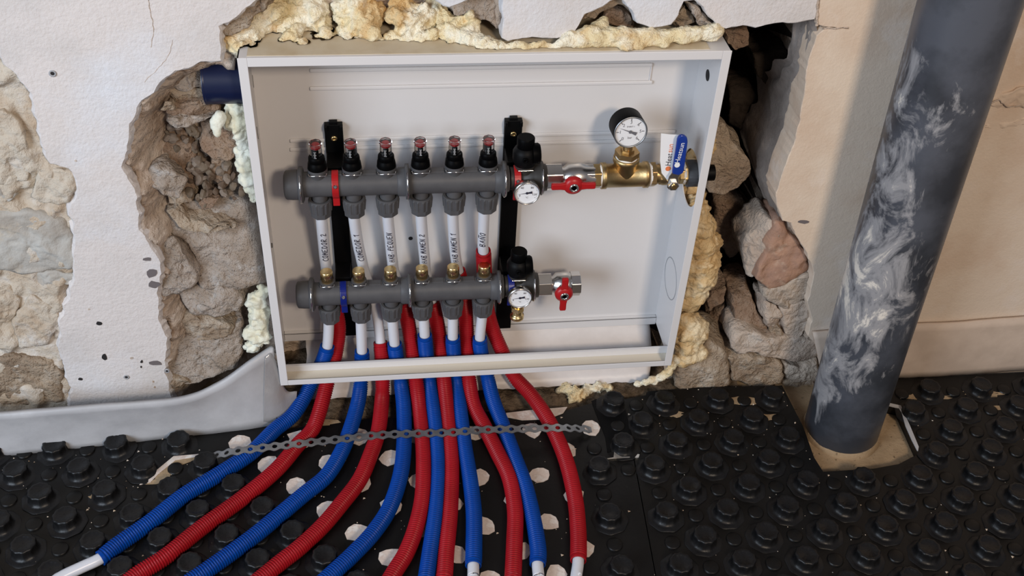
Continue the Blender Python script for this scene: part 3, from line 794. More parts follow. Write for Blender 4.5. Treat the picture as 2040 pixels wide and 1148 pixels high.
# small details: holes and knock-outs
def disc_side(x, px, py, r, name, material, th=0.0006, ring=False):
    p = at(px, py, 'x', x)
    s = -1 if x > 0.3 else 1
    if ring:
        n = 40; vs = []; fs = []
        for k in range(n):
            for rr, dx in ((r * .955, 0), (r * .955, th), (r, th), (r, 0)):
                vs.append((x + s * dx, p.y + rr * math.cos(2 * PI * k / n), p.z + rr * math.sin(2 * PI * k / n)))
        for k in range(n):
            j = (k + 1) % n
            fs += [(k * 4 + q, k * 4 + (q + 1) % 4, j * 4 + (q + 1) % 4, j * 4 + q) for q in range(4)]
        MB().add(vs, fs).build(name, material, cab)
    else:
        MB().lathe((x, p.y, p.z), (s, 0, 0), [(0, r), (th, r)], 24).build(name, material, cab)
disc_side(CW - TH, 1410, 150, 0.0085, 'fixing_hole', 'hole_dark')
disc_side(CW - TH, 1336, 555, 0.037, 'knockout_ring', 'plug_grey', 0.0005, True)
p = aty(818, 475, CD - TH)
MB().lathe((p.x, p.y, p.z), (0, -1, 0), [(0, 0.0035), (0.0005, 0.0035)], 16).build('fixing_hole', 'hole_dark', cab)
p = at(541, 489, 'x', TH)
MB().lathe((TH, p.y, p.z), (1, 0, 0), [(0, 0.004), (0.0015, 0.0035)], 6, smooth=False).build('screw_head', 'poly_dark', cab)
for (a_, b_) in ((504, 162), (513, 265)):
    p = at(a_, b_, 'x', TH)
    MB().box((TH, p.y - 0.001, p.z - 0.010), (TH + 0.0004, p.y + 0.001, p.z + 0.010)).build('fold_slot', 'poly_dark', cab)

# pale board leaning behind the pipes under the cabinet
def under_board():
    mb = MB(); nn = 60; vs = []
    for i in range(nn + 1):
        t = i / nn; x = 0.036 + (0.648 - 0.036) * t
        rag = 0.004 * fbm((x, 0, 0), 60, 4)
        for k in range(9):
            s_ = k / 8
            y = 0.128 - 0.092 * s_ + 0.006 * math.sin(PI * s_)
            z = -0.002 - 0.072 * s_ + (rag if k == 8 else 0)
            xx = x
            if i == 0: xx += 0.004 * fbm((s_ * 0.2, 3, 1), 50, 3)
            if i > nn - 6 and k > 5: xx -= 0.012 * (k - 5) / 3 * (i - nn + 6) / 6
            vs.append((xx, y, z))
    fs = [(i * 9 + k, i * 9 + k + 1, (i + 1) * 9 + k + 1, (i + 1) * 9 + k) for i in range(nn) for k in range(8)]
    o = mb.add(vs, fs, True).build('foam_board', 'board_white')
    sm = o.modifiers.new('thick', 'SOLIDIFY'); sm.thickness = 0.003; sm.offset = -1
    return tag(o, 'thin pale foam board leaning behind the pipes below the cabinet', 'board')
under_board()

# ------------------------------------------------------------------ BRACKETS
MY = 0.053; ZU = 0.358; ZL = 0.147
def bracket(px_top, label, up_mat, lo_mat):
    x = px_top
    t = thing('manifold_bracket', label, 'bracket', (x, CD - TH, 0.02), 'brackets holding the manifolds')
    MB().box((x - 0.0135, CD - 0.012, 0.004), (x + 0.0135, CD - TH - 0.0002, 0.425)).build('bar', 'black_plastic', t, 0.001)
    MB().box((x - 0.006, CD - 0.012, 0.425), (x + 0.006, CD - 0.004, 0.430)).box((x - 0.0135, CD - 0.016, 0.416), (x - 0.009, CD - 0.004, 0.424)).box((x + 0.009, CD - 0.016, 0.416), (x + 0.0135, CD - 0.004, 0.424)).build('top_hook', 'black_plastic', t, 0.0008)
    sc = MB().lathe((x, CD - 0.012, 0.402), (0, -1, 0), [(0, 0.0048), (0.0012, 0.0048), (0.0026, 0.0036), (0.0026, 0.0018), (0.001, 0.0016)], 16).build('screw', 'brass', t)
    for z, m, dx in ((ZU, up_mat, 0), (ZL, lo_mat, 0)):
        # black stand-off arm behind the tube and coloured clip in front
        MB().box((x - 0.0125, MY + 0.014, z - 0.020), (x + 0.0125, CD - 0.010, z + 0.020)).build('stand_off', 'black_plastic', t, 0.001)
        mb = MB(); n = 22; vs = []
        for k in range(n + 1):
            a = math.radians(100 - 205 * k / n)      # over the front of the tube
            for (rr, xx) in ((0.0196, -0.005), (0.0222, -0.005), (0.0222, 0.005), (0.0196, 0.005)):
                vs.append((x + xx, MY - rr * math.cos(a), z + rr * math.sin(a)))
        fs = [(k * 4 + q, k * 4 + (q + 1) % 4, (k + 1) * 4 + (q + 1) % 4, (k + 1) * 4 + q) for k in range(n) for q in range(4)]
        fs += [(0, 1, 2, 3), (n * 4, n * 4 + 1, n * 4 + 2, n * 4 + 3)]
        c = mb.add(vs, fs).build('clamp', m, t, 0.0008)
        MB().box((x - 0.005, MY - 0.012, z - 0.032), (x + 0.005, MY - 0.0085, z - 0.018)).build('clamp_tail', m, c, 0.0008)
        MB().lathe((x, MY - 0.0205, z + 0.008), (0, -1, 0.4), [(0, 0.003), (0.0015, 0.0030), (0.0026, 0.0018)], 12).build('clamp_screw', 'chrome', c)
    return t
bx1 = aty(668, 375, MY).x; bx2 = aty(1027, 360, MY).x
bracket(bx1 + 0.001, 'black manifold bracket bar between the two leftmost flow meters', 'red_plastic', 'blue_clamp')
bracket(bx2 + 0.001, 'black manifold bracket bar beside the black air vents', 'red_plastic', 'blue_clamp')

# ------------------------------------------------------------------ MANIFOLDS
PX = [0.0860 + 0.05 * i for i in range(6)]
def u_clip(x, z, part, r=0.0275):
    pts = []
    for k in range(17):
        a = math.radians(-62 + 124 * k / 16)
        pts.append((x, MY - r * math.cos(a) - 0.0005, z + r * math.sin(a)))
    MB().tube(pts, 0.0014, 8).build('spring_clip', 'chrome', part)
def knurl(n, d): return lambda th, t: 1 + d * (1 if math.sin(n * th) > 0 else 0)
def manifold(label, z, top):
    t = thing('manifold', label, 'manifold', (PX[0], MY, z), 'heating manifolds in the cabinet')
    x0, x1 = 0.052, PX[5] + 0.030
    xm = (PX[2] + PX[3]) / 2 + 0.004
    MB().lathe((x0, MY, z), (1, 0, 0), [(0, 0.019), (x1 - x0, 0.019)], 32).build('tube', 'poly_grey', t)
    # moulded ridge lines along the tube
    for k in range(5):
        xa = PX[k] + 0.025
        if k == 2: continue
        MB().box((xa - 0.010, MY - 0.006, z + 0.0175), (xa + 0.010, MY + 0.006, z + 0.0195)).build('moulding', 'poly_grey', t, 0.0008)
    cap = MB().lathe((0.036, MY, z), (1, 0, 0), [(0, 0.0165), (0.0015, 0.0200), (0.003, 0.0215), (0.012, 0.0225), (0.0215, 0.0225)], 32).build('end_cap', 'poly_grey', t)
    MB().lathe((0.0565, MY, z), (1, 0, 0), [(0, 0.0235), (0.0015, 0.0270), (0.0065, 0.0270), (0.008, 0.0235)], 32).build('end_ring', 'poly_grey', cap)
    u_clip(0.0605, z, cap, 0.0272)
    for xc, w in ((xm, 0.010), (PX[5] + 0.024, 0.008)):
        c = MB().lathe((xc - 0.014, MY, z), (1, 0, 0), [(0, 0.0195), (0.002, 0.0215), (0.012, 0.022), (0.0125, 0.0268), (0.0175, 0.0268), (0.018, 0.0205), (0.022, 0.0195)], 32).build('coupling', 'poly_grey', t)
        u_clip(xc + 0.001, z, c, 0.0270)
    for i, x in enumerate(PX):
        # outlet neck and compression nut
        MB().lathe((x, MY, z - 0.038), (0, 0, 1), [(0, 0.0115), (0.026, 0.0115)], 20).build('outlet_neck', 'poly_grey', t)
        prof = [(0, 0.0145), (0.0012, 0.0155), (0.009, 0.0158), (0.0095, 0.0158), (0.026, 0.0172), (0.029, 0.0172), (0.030, 0.0160), (0.030, 0.0128), (0.026, 0.0125)]
        nut = MB().lathe((x, MY, z - 0.0555), (0, 0, 1), prof, 84, False, lambda th, tt: (1 + 0.05 * (1 if math.sin(14 * th) > 0 else -0.2)) if 0.0092 < tt < 0.0265 else ((1 / math.cos(((th + PI / 8) % (PI / 4)) - PI / 8)) * 0.955 if tt <= 0.0092 else 1.0), caps=False).build('compression_nut', 'poly_grey', t)
        MB().lathe((x, MY, z - 0.0275), (0, 0, 1), [(0, 0.0126), (0.0012, 0.0126)], 24).build('nut_gasket', 'black_plastic', nut)
        # top socket
        so = MB().lathe((x, MY, z + 0.010), (0, 0, 1), [(0, 0.0125), (0.010, 0.0128), (0.012, 0.0145), (0.0185, 0.0145)] if top else [(0, 0.0105), (0.010, 0.0108), (0.012, 0.0120), (0.0165, 0.0120)], 28).build('socket', 'poly_grey', t)
        rr = 0.0149 if top else 0.0124
        MB().tube([(x - rr * 0.86, MY - rr * 0.62, z + 0.0235), (x - rr * 0.80, MY - rr * 0.98, z + 0.0235), (x + rr * 0.80, MY - rr * 0.98, z + 0.0235), (x + rr * 0.86, MY - rr * 0.62, z + 0.0235)], 0.0010, 8).build('spring_clip', 'chrome', so)
        if top:
            fm = MB().lathe((x, MY, z + 0.027), (0, 0, 1), [(0, 0.0138), (0.003, 0.0142), (0.011, 0.0132), (0.0125, 0.0115), (0.014, 0.0115), (0.0145, 0.0122), (0.0205, 0.0118), (0.022, 0.0105)], 24, True,
                           lambda th, tt: 1 + (0.03 * (1 if math.sin(12 * th) > 0 else 0) if 0.0142 < tt < 0.02 else 0)).build('flow_meter', 'black_gloss', t)
            MB().lathe((x, MY, z + 0.047), (0, 0, 1), [(0, 0.0088), (0.016, 0.0084), (0.0185, 0.0084), (0.0205, 0.0094), (0.0245, 0.0094), (0.0255, 0.0085)], 8, False).build('sight_glass', 'clear_plastic', fm)
            MB().lathe((x, MY, z + 0.0475), (0, 0, 1), [(0, 0.0072), (0.0015, 0.0072), (0.0018, 0.0030), (0.012, 0.0030)], 16).build('meter_core', 'black_gloss', fm)
            MB().lathe((x, MY, z + 0.061), (0, 0, 1), [(0, 0.0028), (0.001, 0.0048), (0.0030, 0.0058), (0.0048, 0.0056), (0.0048, 0.0030)], 16).build('flow_indicator', 'red_plastic', fm)
            mb = MB(); a0 = random.uniform(-0.9, 0.5)
            for q in range(5):
                zz = z + 0.049 + q * 0.0024
                c, s_ = math.cos(a0), math.sin(a0)
                w = 0.0022 if q % 2 else 0.0034
                y_ = MY - 0.0066
                mb.box((x + 0.002 * math.sin(a0) - w / 2, y_ - 0.0003, zz), (x + 0.002 * math.sin(a0) + w / 2, y_, zz + 0.0009))
            mb.box((x + 0.002 * math.sin(a0) - 0.0004, MY - 0.0069, z + 0.049), (x + 0.002 * math.sin(a0) + 0.0004, MY - 0.0066, z + 0.0595))
            mb.build('meter_scale', 'label_white', fm)
        else:
            MB().lathe((x, MY, z + 0.0265), (0, 0, 1), [(0, 0.0088), (0.0045, 0.0088), (0.005, 0.0098), (0.0185, 0.0096), (0.0195, 0.0088)], 48, True,
                       lambda th, tt: 1 + (0.03 * (1 if math.sin(22 * th) > 0 else 0) if 0.0045 < tt < 0.015 else 0)).build('valve_cap', 'brass', t)
    # end body on the right carrying vent and thermometer
    xe = PX[5] + 0.034
    eb = MB().lathe((xe, MY, z), (1, 0, 0), [(0, 0.0175), (0.034, 0.0175), (0.035, 0.0215), (0.044, 0.022), (0.0445, 0.0255), (0.0495, 0.0255), (0.050, 0.021), (0.055, 0.0205)], 32).build('end_body', 'poly_dark', t)
    u_clip(xe + 0.047, z, eb, 0.0257)
    MB().lathe((xe + 0.021, MY, z + 0.010), (0, 0, 1), [(0, 0.0125), (0.008, 0.0128), (0.0095, 0.0148), (0.016, 0.0148)], 28).build('vent_socket', 'poly_dark', eb)
    MB().tube([(xe + 0.021 - 0.011, MY - 0.0145, z + 0.0225), (xe + 0.021 + 0.011, MY - 0.0145, z + 0.0225)], 0.0010, 8).build('spring_clip', 'chrome', eb)
    return t, xe
mu, xe = manifold('grey upper manifold with six clear flow meters', ZU, True)
ml, _ = manifold('grey lower manifold with six brass valve caps', ZL, False)

def air_vent(label, z):
    x = xe + 0.021
    t = thing('air_vent', label, 'air vent', (x, MY, z + 0.026), 'black air vents')
    MB().lathe((x, MY, z + 0.026), (0, 0, 1), [(0, 0.0155), (0.004, 0.0170), (0.010, 0.0185), (0.022, 0.0185), (0.027, 0.016), (0.030, 0.0125)], 32).build('vent_body', 'black_plastic', t)
    MB().lathe((x, MY, z + 0.055), (0, 0, 1), [(0, 0.0120), (0.001, 0.0132), (0.016, 0.0132), (0.0175, 0.0120)], 32).build('vent_knob', 'black_gloss', t)
    MB().lathe((x + 0.010, MY - 0.004, z + 0.046), (1, 0, 0.05), [(0, 0.0155), (0.009, 0.0155), (0.012, 0.013)], 28).build('side_disc', 'black_gloss', t)
    MB().lathe((x - 0.002, MY - 0.017, z + 0.044), (0, -1, 0), [(0, 0.004), (0.004, 0.004), (0.004, 0.0022), (0.002, 0.002)], 14).build('drain_spout', 'black_gloss', t)
    return t
air_vent('black air vent on the upper manifold, beside pressure gauge', ZU)
air_vent('black air vent on the lower manifold, beside silver ball valve', ZL)

# ---- lettering helper
def text_mesh(body, size, material, org, u, v, nrm, parent, name='print', align='CENTER', shear=0.0):
    cu = bpy.data.curves.new('t', 'FONT'); cu.body = body; cu.size = size; cu.align_x = align; cu.align_y = 'CENTER'; cu.shear = shear; cu.resolution_u = 2
    o = bpy.data.objects.new('t', cu); COL.objects.link(o)
    me = bpy.data.meshes.new_from_object(o.evaluated_get(bpy.context.evaluated_depsgraph_get()))
    bpy.data.objects.remove(o); bpy.data.curves.remove(cu)
    u = Vector(u).normalized(); v = Vector(v).normalized(); nrm = Vector(nrm).normalized(); org = Vector(org)
    for q in me.vertices:
        q.co = org + u * q.co.x + v * q.co.y + nrm * 0.0002
    me.materials.clear(); me.materials.append(MATS[material]); me.name = name
    return place(name, me, parent)

# ---- dials
def dial(t, c, ax, r, depth, case_mat, bez_mat, marks, needle_deg, big):
    """c: centre of dial face, ax: facing direction"""
    c = Vector(c); ax = Vector(ax).normalized()
    u = Vector((0, 0, 1)).cross(ax).normalized(); u = -u if u.x < 0 else u
    v = ax.cross(u); v = -v if v.z < 0 else v
    MB().lathe(c - ax * depth, ax, [(0, r * 0.94), (0.002, r * 0.99), (depth - 0.001, r), (depth + 0.0012, r), (depth + 0.0012, r * 0.93), (depth - 0.001, r * 0.92)], 48, caps=False).build('case', case_mat, t)
    MB().lathe(c - ax * (depth), ax, [(0, r * 0.94), (0.0004, r * 0.94)], 48).build('case_back', case_mat, t)
    MB().lathe(c + ax * 0.0004, ax, [(0, r * 1.0), (0.0018, r * 0.985), (0.0020, r * 0.92), (0.0004, r * 0.915)], 48, caps=False).build('bezel', bez_mat, t)
    face = MB().lathe(c - ax * 0.001, ax, [(0, r * 0.93), (0.0004, r * 0.93)], 48).build('dial_face', 'dial_white', t)
    mb = MB()
    f0 = c - ax * 0.0004
    for deg, ln, w in marks:
        a = math.radians(deg); d = u * math.sin(a) + v * math.cos(a); e = u * math.cos(a) - v * math.sin(a)
        p0 = f0 + d * (r * 0.84 - ln); p1 = f0 + d * r * 0.84
        mb.add([p0 - e * w, p0 + e * w, p1 + e * w, p1 - e * w], [(0, 1, 2, 3)])
    mb.build('tick_marks', 'ink', face)
    a = math.radians(needle_deg); d = u * math.sin(a) + v * math.cos(a); e = u * math.cos(a) - v * math.sin(a)
    g = f0 + ax * 0.0008
    mb = MB()
    mb.add([g + d * r * 0.76, g + e * r * .035, g - d * r * 0.02, g - e * r * .035], [(0, 1, 2, 3)])
    mb.add([g + e * r * .05, g - e * r * .05, g - d * r * 0.40 - e * r * .11, g - d * r * 0.40 + e * r * .11], [(0, 1, 2, 3)])
    mb.lathe(g - ax * 0.0004, ax, [(0, r * 0.10), (0.0009, r * 0.10)], 16)
    mb.build('needle', 'ink', t)
    return u, v, f0, face

def thermometer(label, px, py):
    c = aty(px, py, MY - 0.034)
    t = thing('thermometer', label, 'thermometer', (c.x, MY, c.z), 'dial thermometers')
    ax = Vector((0, -1, 0.03)).normalized()
    marks = [(a, 0.0022 if k % 5 == 0 else 0.0012, 0.00028) for k, a in enumerate(range(-125, 126, 10))]
    r = 0.0195
    u, v, f0, face = dial(t, c, ax, r, 0.009, 'nickel', 'nickel', marks, -98, False)
    for tx, dg in (('0', -112), ('40', -40), ('80', 40), ('120', 105)):
        a = math.radians(dg); p = f0 + (u * math.sin(a) + v * math.cos(a)) * r * 0.60
        text_mesh(tx, 0.0048, 'ink', p, u, v, ax, face, 'print')
    text_mesh('°C', 0.004, 'ink', f0 - v * r * 0.42, u, v, ax, face, 'print')
    MB().lathe((c.x, c.y + 0.008, c.z), (0, 1, 0), [(0, 0.010), (0.004, 0.010), (0.0045, 0.006), (0.018, 0.006)], 20).build('stem', 'brass', t)
    return t
thermometer('silver dial thermometer in front of the upper manifold end', 1050, 385)
thermometer('silver dial thermometer in front of the lower manifold end', 1036, 594)
# brass drain under lower end
c = aty(1030, 628, MY - 0.004)
t = thing('drain_valve', 'small brass drain valve below the lower thermometer', 'valve', (c.x, MY, c.z))
MB().lathe((c.x, MY - 0.004, c.z - 0.006), (0, 0, 1), [(0, 0.0105), (0.001, 0.0115), (0.0075, 0.0115), (0.008, 0.010), (0.010, 0.0085), (0.030, 0.0085)], 24).build('valve_body', 'brass', t)
MB().lathe((c.x, MY - 0.004, c.z + 0.012), (0, 0, 1), [(0, 0.0112), (0.008, 0.0112)], 6, False).build('hex_nut', 'brass', t)

# ---- horizontal fittings on the right of each manifold
def fx(px, z=None): return aty(px, 352, MY).x
def hexp(r): return lambda th, tt: 1.0
AX = (1, 0, 0)
x_end = xe + 0.055
xv0 = fx(1097)
t = thing('ball_valve', 'silver ball valve with red butterfly handle turned sideways, on upper manifold', 'valve', (fx(1140), MY, ZU - 0.02), 'red handled ball valves')
MB().lathe((x_end - 0.001, MY, ZU), AX, [(0, 0.0215), (fx(1119) - x_end, 0.0215)], 6, False, phase=0.3).build('union_nut', 'nickel', t, 0.0012)
MB().lathe((fx(1118), MY, ZU), AX, [(0, 0.0155), (0.004, 0.0160), (0.010, 0.0205), (0.028, 0.0215), (0.036, 0.0190), (0.044, 0.0172), (fx(1183) - fx(1118), 0.0172)], 32).build('valve_body', 'nickel', t)
MB().lathe((fx(1166), MY, ZU), AX, [(0, 0.0190), (fx(1182) - fx(1166), 0.0190)], 6, False, phase=0.3).build('valve_hex', 'nickel', t, 0.001)
hc = aty(1143, 372, MY - 0.036)
def butterfly(t, hc, vert):
    MB().lathe((hc.x, hc.y + 0.018, hc.z), (0, -1, 0), [(0, 0.008), (0.014, 0.008)], 20).build('valve_stem', 'nickel', t)
    h = MB().lathe((hc.x, hc.y + 0.007, hc.z), (0, -1, 0), [(0, 0.0145), (0.002, 0.0150), (0.006, 0.0145), (0.009, 0.011), (0.010, 0.007)], 32).build('handle_hub', 'red_plastic', t)
    for s_ in (-1, 1):
        prof = [(0.010, 0.0065), (0.020, 0.0052), (0.030, 0.0054), (0.0335, 0.0048)]
        up = [(a, b) for a, b in prof]; dn = [(a, -b) for a, b in reversed(prof)]
        pts = []
        for a, b in up + dn:
            if vert: pts.append((hc.x + b, hc.y - 0.001, hc.z + s_ * a))
            else: pts.append((hc.x + s_ * a, hc.y - 0.001, hc.z + b))
        MB().prism(pts, (0, 0.006, 0)).build('handle_wing', 'red_plastic', h, 0.0016)
    nu = MB().lathe((hc.x, hc.y - 0.002, hc.z), (0, -1, 0), [(0, 0.0068), (0.003, 0.0068), (0.0034, 0.0055), (0.0034, 0.0042), (0.001, 0.004)], 24).build('handle_nut', 'chrome', h)
butterfly(t, hc, False)
t = thing('ball_valve', 'silver ball valve with red butterfly handle upright, open end on lower manifold', 'valve', (fx(1130), MY, ZL - 0.02), 'red handled ball valves')
def fxl(px): return aty(px, 566, MY).x
MB().lathe((x_end - 0.001, MY, ZL), AX, [(0, 0.0205), (fxl(1098) - x_end, 0.0205)], 6, False, phase=0.3).build('union_nut', 'nickel', t, 0.0012)
MB().lathe((fxl(1097), MY, ZL), AX, [(0, 0.0135), (0.004, 0.0140), (0.009, 0.0195), (0.026, 0.0205), (0.034, 0.0182), (fxl(1138) - fxl(1097), 0.0178)], 32).build('valve_body', 'nickel', t)
MB().lathe((fxl(1136), MY, ZL), AX, [(0, 0.0205), (fxl(1154) - fxl(1136), 0.0205), (fxl(1154) - fxl(1136), 0.0150), (0.004, 0.0145)], 8, False, phase=0.2).build('open_socket', 'nickel', t, 0.001)
butterfly(t, aty(1124, 588, MY - 0.034), True)

# brass tee
t = thing('pipe_tee', 'brass tee fitting carrying the pressure gauge', 'fitting', (fx(1245), MY, ZU - 0.02))
MB().lathe((fx(1181), MY, ZU), AX, [(0, 0.0195), (fx(1194) - fx(1181), 0.0195)], 6, False, phase=0.3).build('hex_nipple', 'brass_dull', t, 0.001)
MB().lathe((fx(1193), MY, ZU), AX, [(0, 0.0180), (0.003, 0.0182)], 28).build('thread_tape', 'ptfe', t)
L_ = fx(1290) - fx(1196)
MB().lathe((fx(1196), MY, ZU), AX, [(0, 0.0190), (0.0008, 0.0205), (0.0075, 0.0205), (0.009, 0.0185), (L_ - 0.009, 0.0185), (L_ - 0.0075, 0.0205), (L_ - 0.0008, 0.0205), (L_, 0.0190)], 36).build('tee_run', 'brass_dull', t)
tx = fx(1243)
MB().lathe((tx, MY, ZU), (0, 0, 1), [(0, 0.0180), (0.024, 0.0180), (0.0255, 0.0200), (0.032, 0.0200), (0.0328, 0.0188)], 36).build('tee_branch', 'brass_dull', t)
MB().lathe((tx, MY, ZU + 0.0325), (0, 0, 1), [(0, 0.0168), (0.003, 0.0165)], 28).build('thread_tape', 'ptfe', t)
MB().lathe((tx, MY, ZU + 0.0352), (0, 0, 1), [(0, 0.0190), (0.0085, 0.0190)], 6, False, phase=0.2).build('reducer_hex', 'brass_dull', t, 0.001)
MB().lathe((tx, MY, ZU + 0.0435), (0, 0, 1), [(0, 0.0110), (0.004, 0.0108)], 6, False).build('gauge_hex', 'brass_dull', t, 0.0006)
MB().lathe((fx(1290), MY, ZU), AX, [(0, 0.0178), (0.004, 0.0178)], 28).build('thread_tape', 'ptfe', t)
MB().lathe((fx(1294), MY, ZU), AX, [(0, 0.0200), (fx(1303) - fx(1294), 0.0200)], 6, False, phase=0.3).build('hex_nipple', 'brass_dull', t, 0.001)

# pressure gauge
ax = Vector((0.05, -1, 0.06)).normalized()
gc = aty(1256, 263, 0.034)
t = thing('pressure_gauge', 'round pressure gauge with black case on the brass tee', 'gauge', (tx, MY, ZU + 0.047))
r = 0.0254
marks = [(-135 + 270 * k / 6, 0.004, 0.0006) for k in range(7)]
u, v, f0, face = dial(t, gc, ax, r, 0.031, 'black_gloss', 'steel_zinc', marks, -68, True)
for k in range(7):
    a = math.radians(-135 + 45 * k); p = f0 + (u * math.sin(a) + v * math.cos(a)) * r * 0.60
    text_mesh(str(k), 0.0072, 'ink', p, u, v, ax, face, 'print')
text_mesh('bar', 0.0052, 'ink', f0 - v * r * 0.38, u, v, ax, face, 'print')
text_mesh('EN837-1', 0.0034, 'ink', f0 + v * r * 0.33, u, v, ax, face, 'print')
MB().lathe((tx, MY, ZU + 0.047), (0, 0, 1), [(0, 0.0075), (0.004, 0.0068), (0.012, 0.0070), (0.022, 0.0070)], 20).build('stem', 'brass_dull', t)
MB().lathe(gc + ax * 0.0014, ax, [(0, r * 0.92), (0.0004, r * 0.92)], 48).build('glass', 'glass_pane', t)

# lever valve at the right end
t = thing('lever_valve', 'brass shut-off valve with blue lever near the cabinet right wall', 'valve', (fx(1335), MY, ZU - 0.02))
MB().lathe((fx(1303), MY, ZU), AX, [(0, 0.0150), (0.006, 0.0150), (0.012, 0.0172), (0.030, 0.0172), (0.034, 0.0150), (fx(1357) - fx(1303), 0.0150)], 28).build('valve_body', 'brass_dull', t)
MB().lathe((fx(1311), MY, ZU), AX, [(0, 0.0165), (0.012, 0.0165)], 8, False).build('valve_hex', 'brass_dull', t, 0.0008)
MB().lathe((fx(1350), MY, ZU), AX, [(0, 0.0165), (0.007, 0.0165)], 8, False).build('valve_hex', 'brass_dull', t, 0.0008)
MB().lathe((fx(1357), MY, ZU), AX, [(0, 0.0160), (0.004, 0.0162)], 28).build('thread_tape', 'ptfe', t)
MB().lathe((fx(1360), MY, ZU), AX, [(0, 0.0175), (0.005, 0.0175)], 6, False).build('hex_nipple', 'brass', t, 0.0008)
YL = 0.020
lc = aty(1341, 368, YL)
MB().lathe((lc.x, MY, lc.z), (0, -1, 0), [(0, 0.008), (MY - YL - 0.002, 0.008)], 18).build('valve_stem', 'nickel', t)
neck = [aty(a, b, YL) for a, b in ((1329, 374), (1333, 378), (1346, 379), (1351, 372), (1351, 354), (1358, 345), (1340, 343), (1333, 352))]
MB().prism(neck, (0, 0.002, 0)).build('lever_arm', 'nickel', t, 0.0004)
lev_px = [(1338, 347), (1341, 325), (1345, 300), (1348, 279), (1351, 273), (1357, 270), (1363, 271), (1368, 275), (1369, 284), (1366, 308), (1363, 330), (1361, 342), (1358, 347), (1350, 350)]
lv = MB().prism([aty(a + 1.5, b, YL - 0.003) for a, b in lev_px], (0, 0.006, 0)).build('lever_sleeve', 'label_blue', t, 0.0018)
def print_line(body, a, b, y, size, material, parent, shear=0.0):
    p0 = aty(*a, y); p1 = aty(*b, y)
    u = (p1 - p0).normalized(); v = Vector((-u.z, 0, u.x))
    text_mesh(body, size, material, (p0 + p1) / 2, u, v, (0, -1, 0), parent, 'print', shear=shear)
print_line('Heatsun', (1350, 322), (1359, 288), YL - 0.0034, 0.0108, 'label_white', lv)
p = aty(1349, 329, YL - 0.0033)
MB().lathe((p.x, p.y, p.z), (0, -1, 0), [(0, 0.0042), (0.0003, 0.0042)], 20).build('print', 'label_white', lv)
MB().lathe((lc.x, YL, lc.z), (0, -1, 0), [(0, 0.0085), (0.005, 0.0085), (0.0055, 0.007)], 6, False).build('lever_nut', 'nickel', t, 0.0006)
MB().lathe((lc.x, YL - 0.005, lc.z), (0, -1, 0), [(0, 0.0042), (0.0025, 0.0040)], 12).build('stem_end', 'brass', t)
# paper tag
YT = 0.030
tp = [(1317, 266), (1335, 268), (1356, 269), (1354, 300), (1348, 345), (1342, 358), (1330, 360), (1318, 345), (1315, 320)]
tg = MB().prism([aty(a, b, YT) for a, b in tp], (0, 0.0006, 0)).build('paper_tag', 'label_white')
tag(tg, 'white printed paper tag hanging behind the blue valve lever', 'tag')
def tagline(body, a, b, material, size): print_line(body, a, b, YT - 0.0004, size, material, tg, 0.15)
tagline('Heat', (1331, 329), (1334, 309), 'ink', 0.0112)
tagline('sun', (1334, 307), (1337, 285), 'orange_print', 0.0112)
p = aty(1331, 336, YT)
MB().lathe((p.x, YT - 0.0001, p.z), (0, -1, 0), [(0, 0.0042), (0.0003, 0.0042)], 20).build('print', 'orange_print', tg)
# grey nut passing out through the side opening
t = thing('pipe_nut', 'ribbed grey plastic nut in the round side opening of cabinet', 'fitting', (fx(1372), MY, ZU - 0.02))
MB().lathe((fx(1365), MY, ZU), AX, [(0, 0.0190), (0.001, 0.0205), (0.020, 0.0205), (0.021, 0.0190)], 72, True, lambda th, tt: 1 + 0.03 * (1 if math.sin(24 * th) > 0 else 0)).build('nut_body', 'poly_grey', t)
MB().lathe((fx(1385), MY, ZU), AX, [(0, 0.0125), (0.028, 0.0125)], 20).build('pipe_end', 'black_plastic', t)

# ------------------------------------------------------------------ HEATING PIPES
CR = 0.0121           # conduit radius
PR = 0.0087           # pipe radius
ZP = ZM + CR + 0.001
STROKES = {
 'A': [[(0, 0), (.5, 1), (1, 0)], [(.2, .4), (.8, .4)]], 'B': [[(0, 0), (0, 1), (.7, .95), (.75, .6), (.1, .52), (.85, .4), (.8, .05), (0, 0)]],
 'C': [[(1, .85), (.5, 1), (.05, .6), (.1, .15), (.55, 0), (1, .1)]], 'D': [[(0, 0), (0, 1), (.6, .9), (.9, .5), (.6, .1), (0, 0)]],
 'E': [[(.9, 1), (0, .95), (0, 0), (.9, .05)], [(0, .5), (.7, .52)]], 'H': [[(0, 0), (.05, 1)], [(.85, 0), (.9, 1)], [(0, .5), (.9, .5)]],
 'M': [[(0, 0), (.1, 1), (.5, .3), (.9, 1), (1, 0)]], 'N': [[(0, 0), (.05, 1), (.85, 0), (.9, 1)]],
 'O': [[(.5, 1), (.05, .6), (.15, .1), (.55, 0), (.95, .4), (.8, .9), (.5, 1)]], 'P': [[(0, 0), (.05, 1), (.75, .95), (.8, .6), (.05, .5)]],
 'Q': [[(.5, 1), (.05, .6), (.15, .1), (.55, 0), (.95, .4), (.8, .9), (.5, 1)], [(.6, .25), (1, -.1)]], 'R': [[(0, 0), (.05, 1), (.75, .95), (.8, .6), (.05, .5), (.9, 0)]],
 'U': [[(0, 1), (.05, .2), (.45, 0), (.85, .2), (.9, 1)]], '1': [[(.1, .7), (.6, 1), (.5, 0)]], '2': [[(.05, .8), (.5, 1), (.85, .75), (.1, .05), (1, .1)]],
 '.': [[(.3, .3), (.5, .35)]], '~': [[(0, 1.2), (.3, 1.35), (.6, 1.2), (.9, 1.35)]],
}
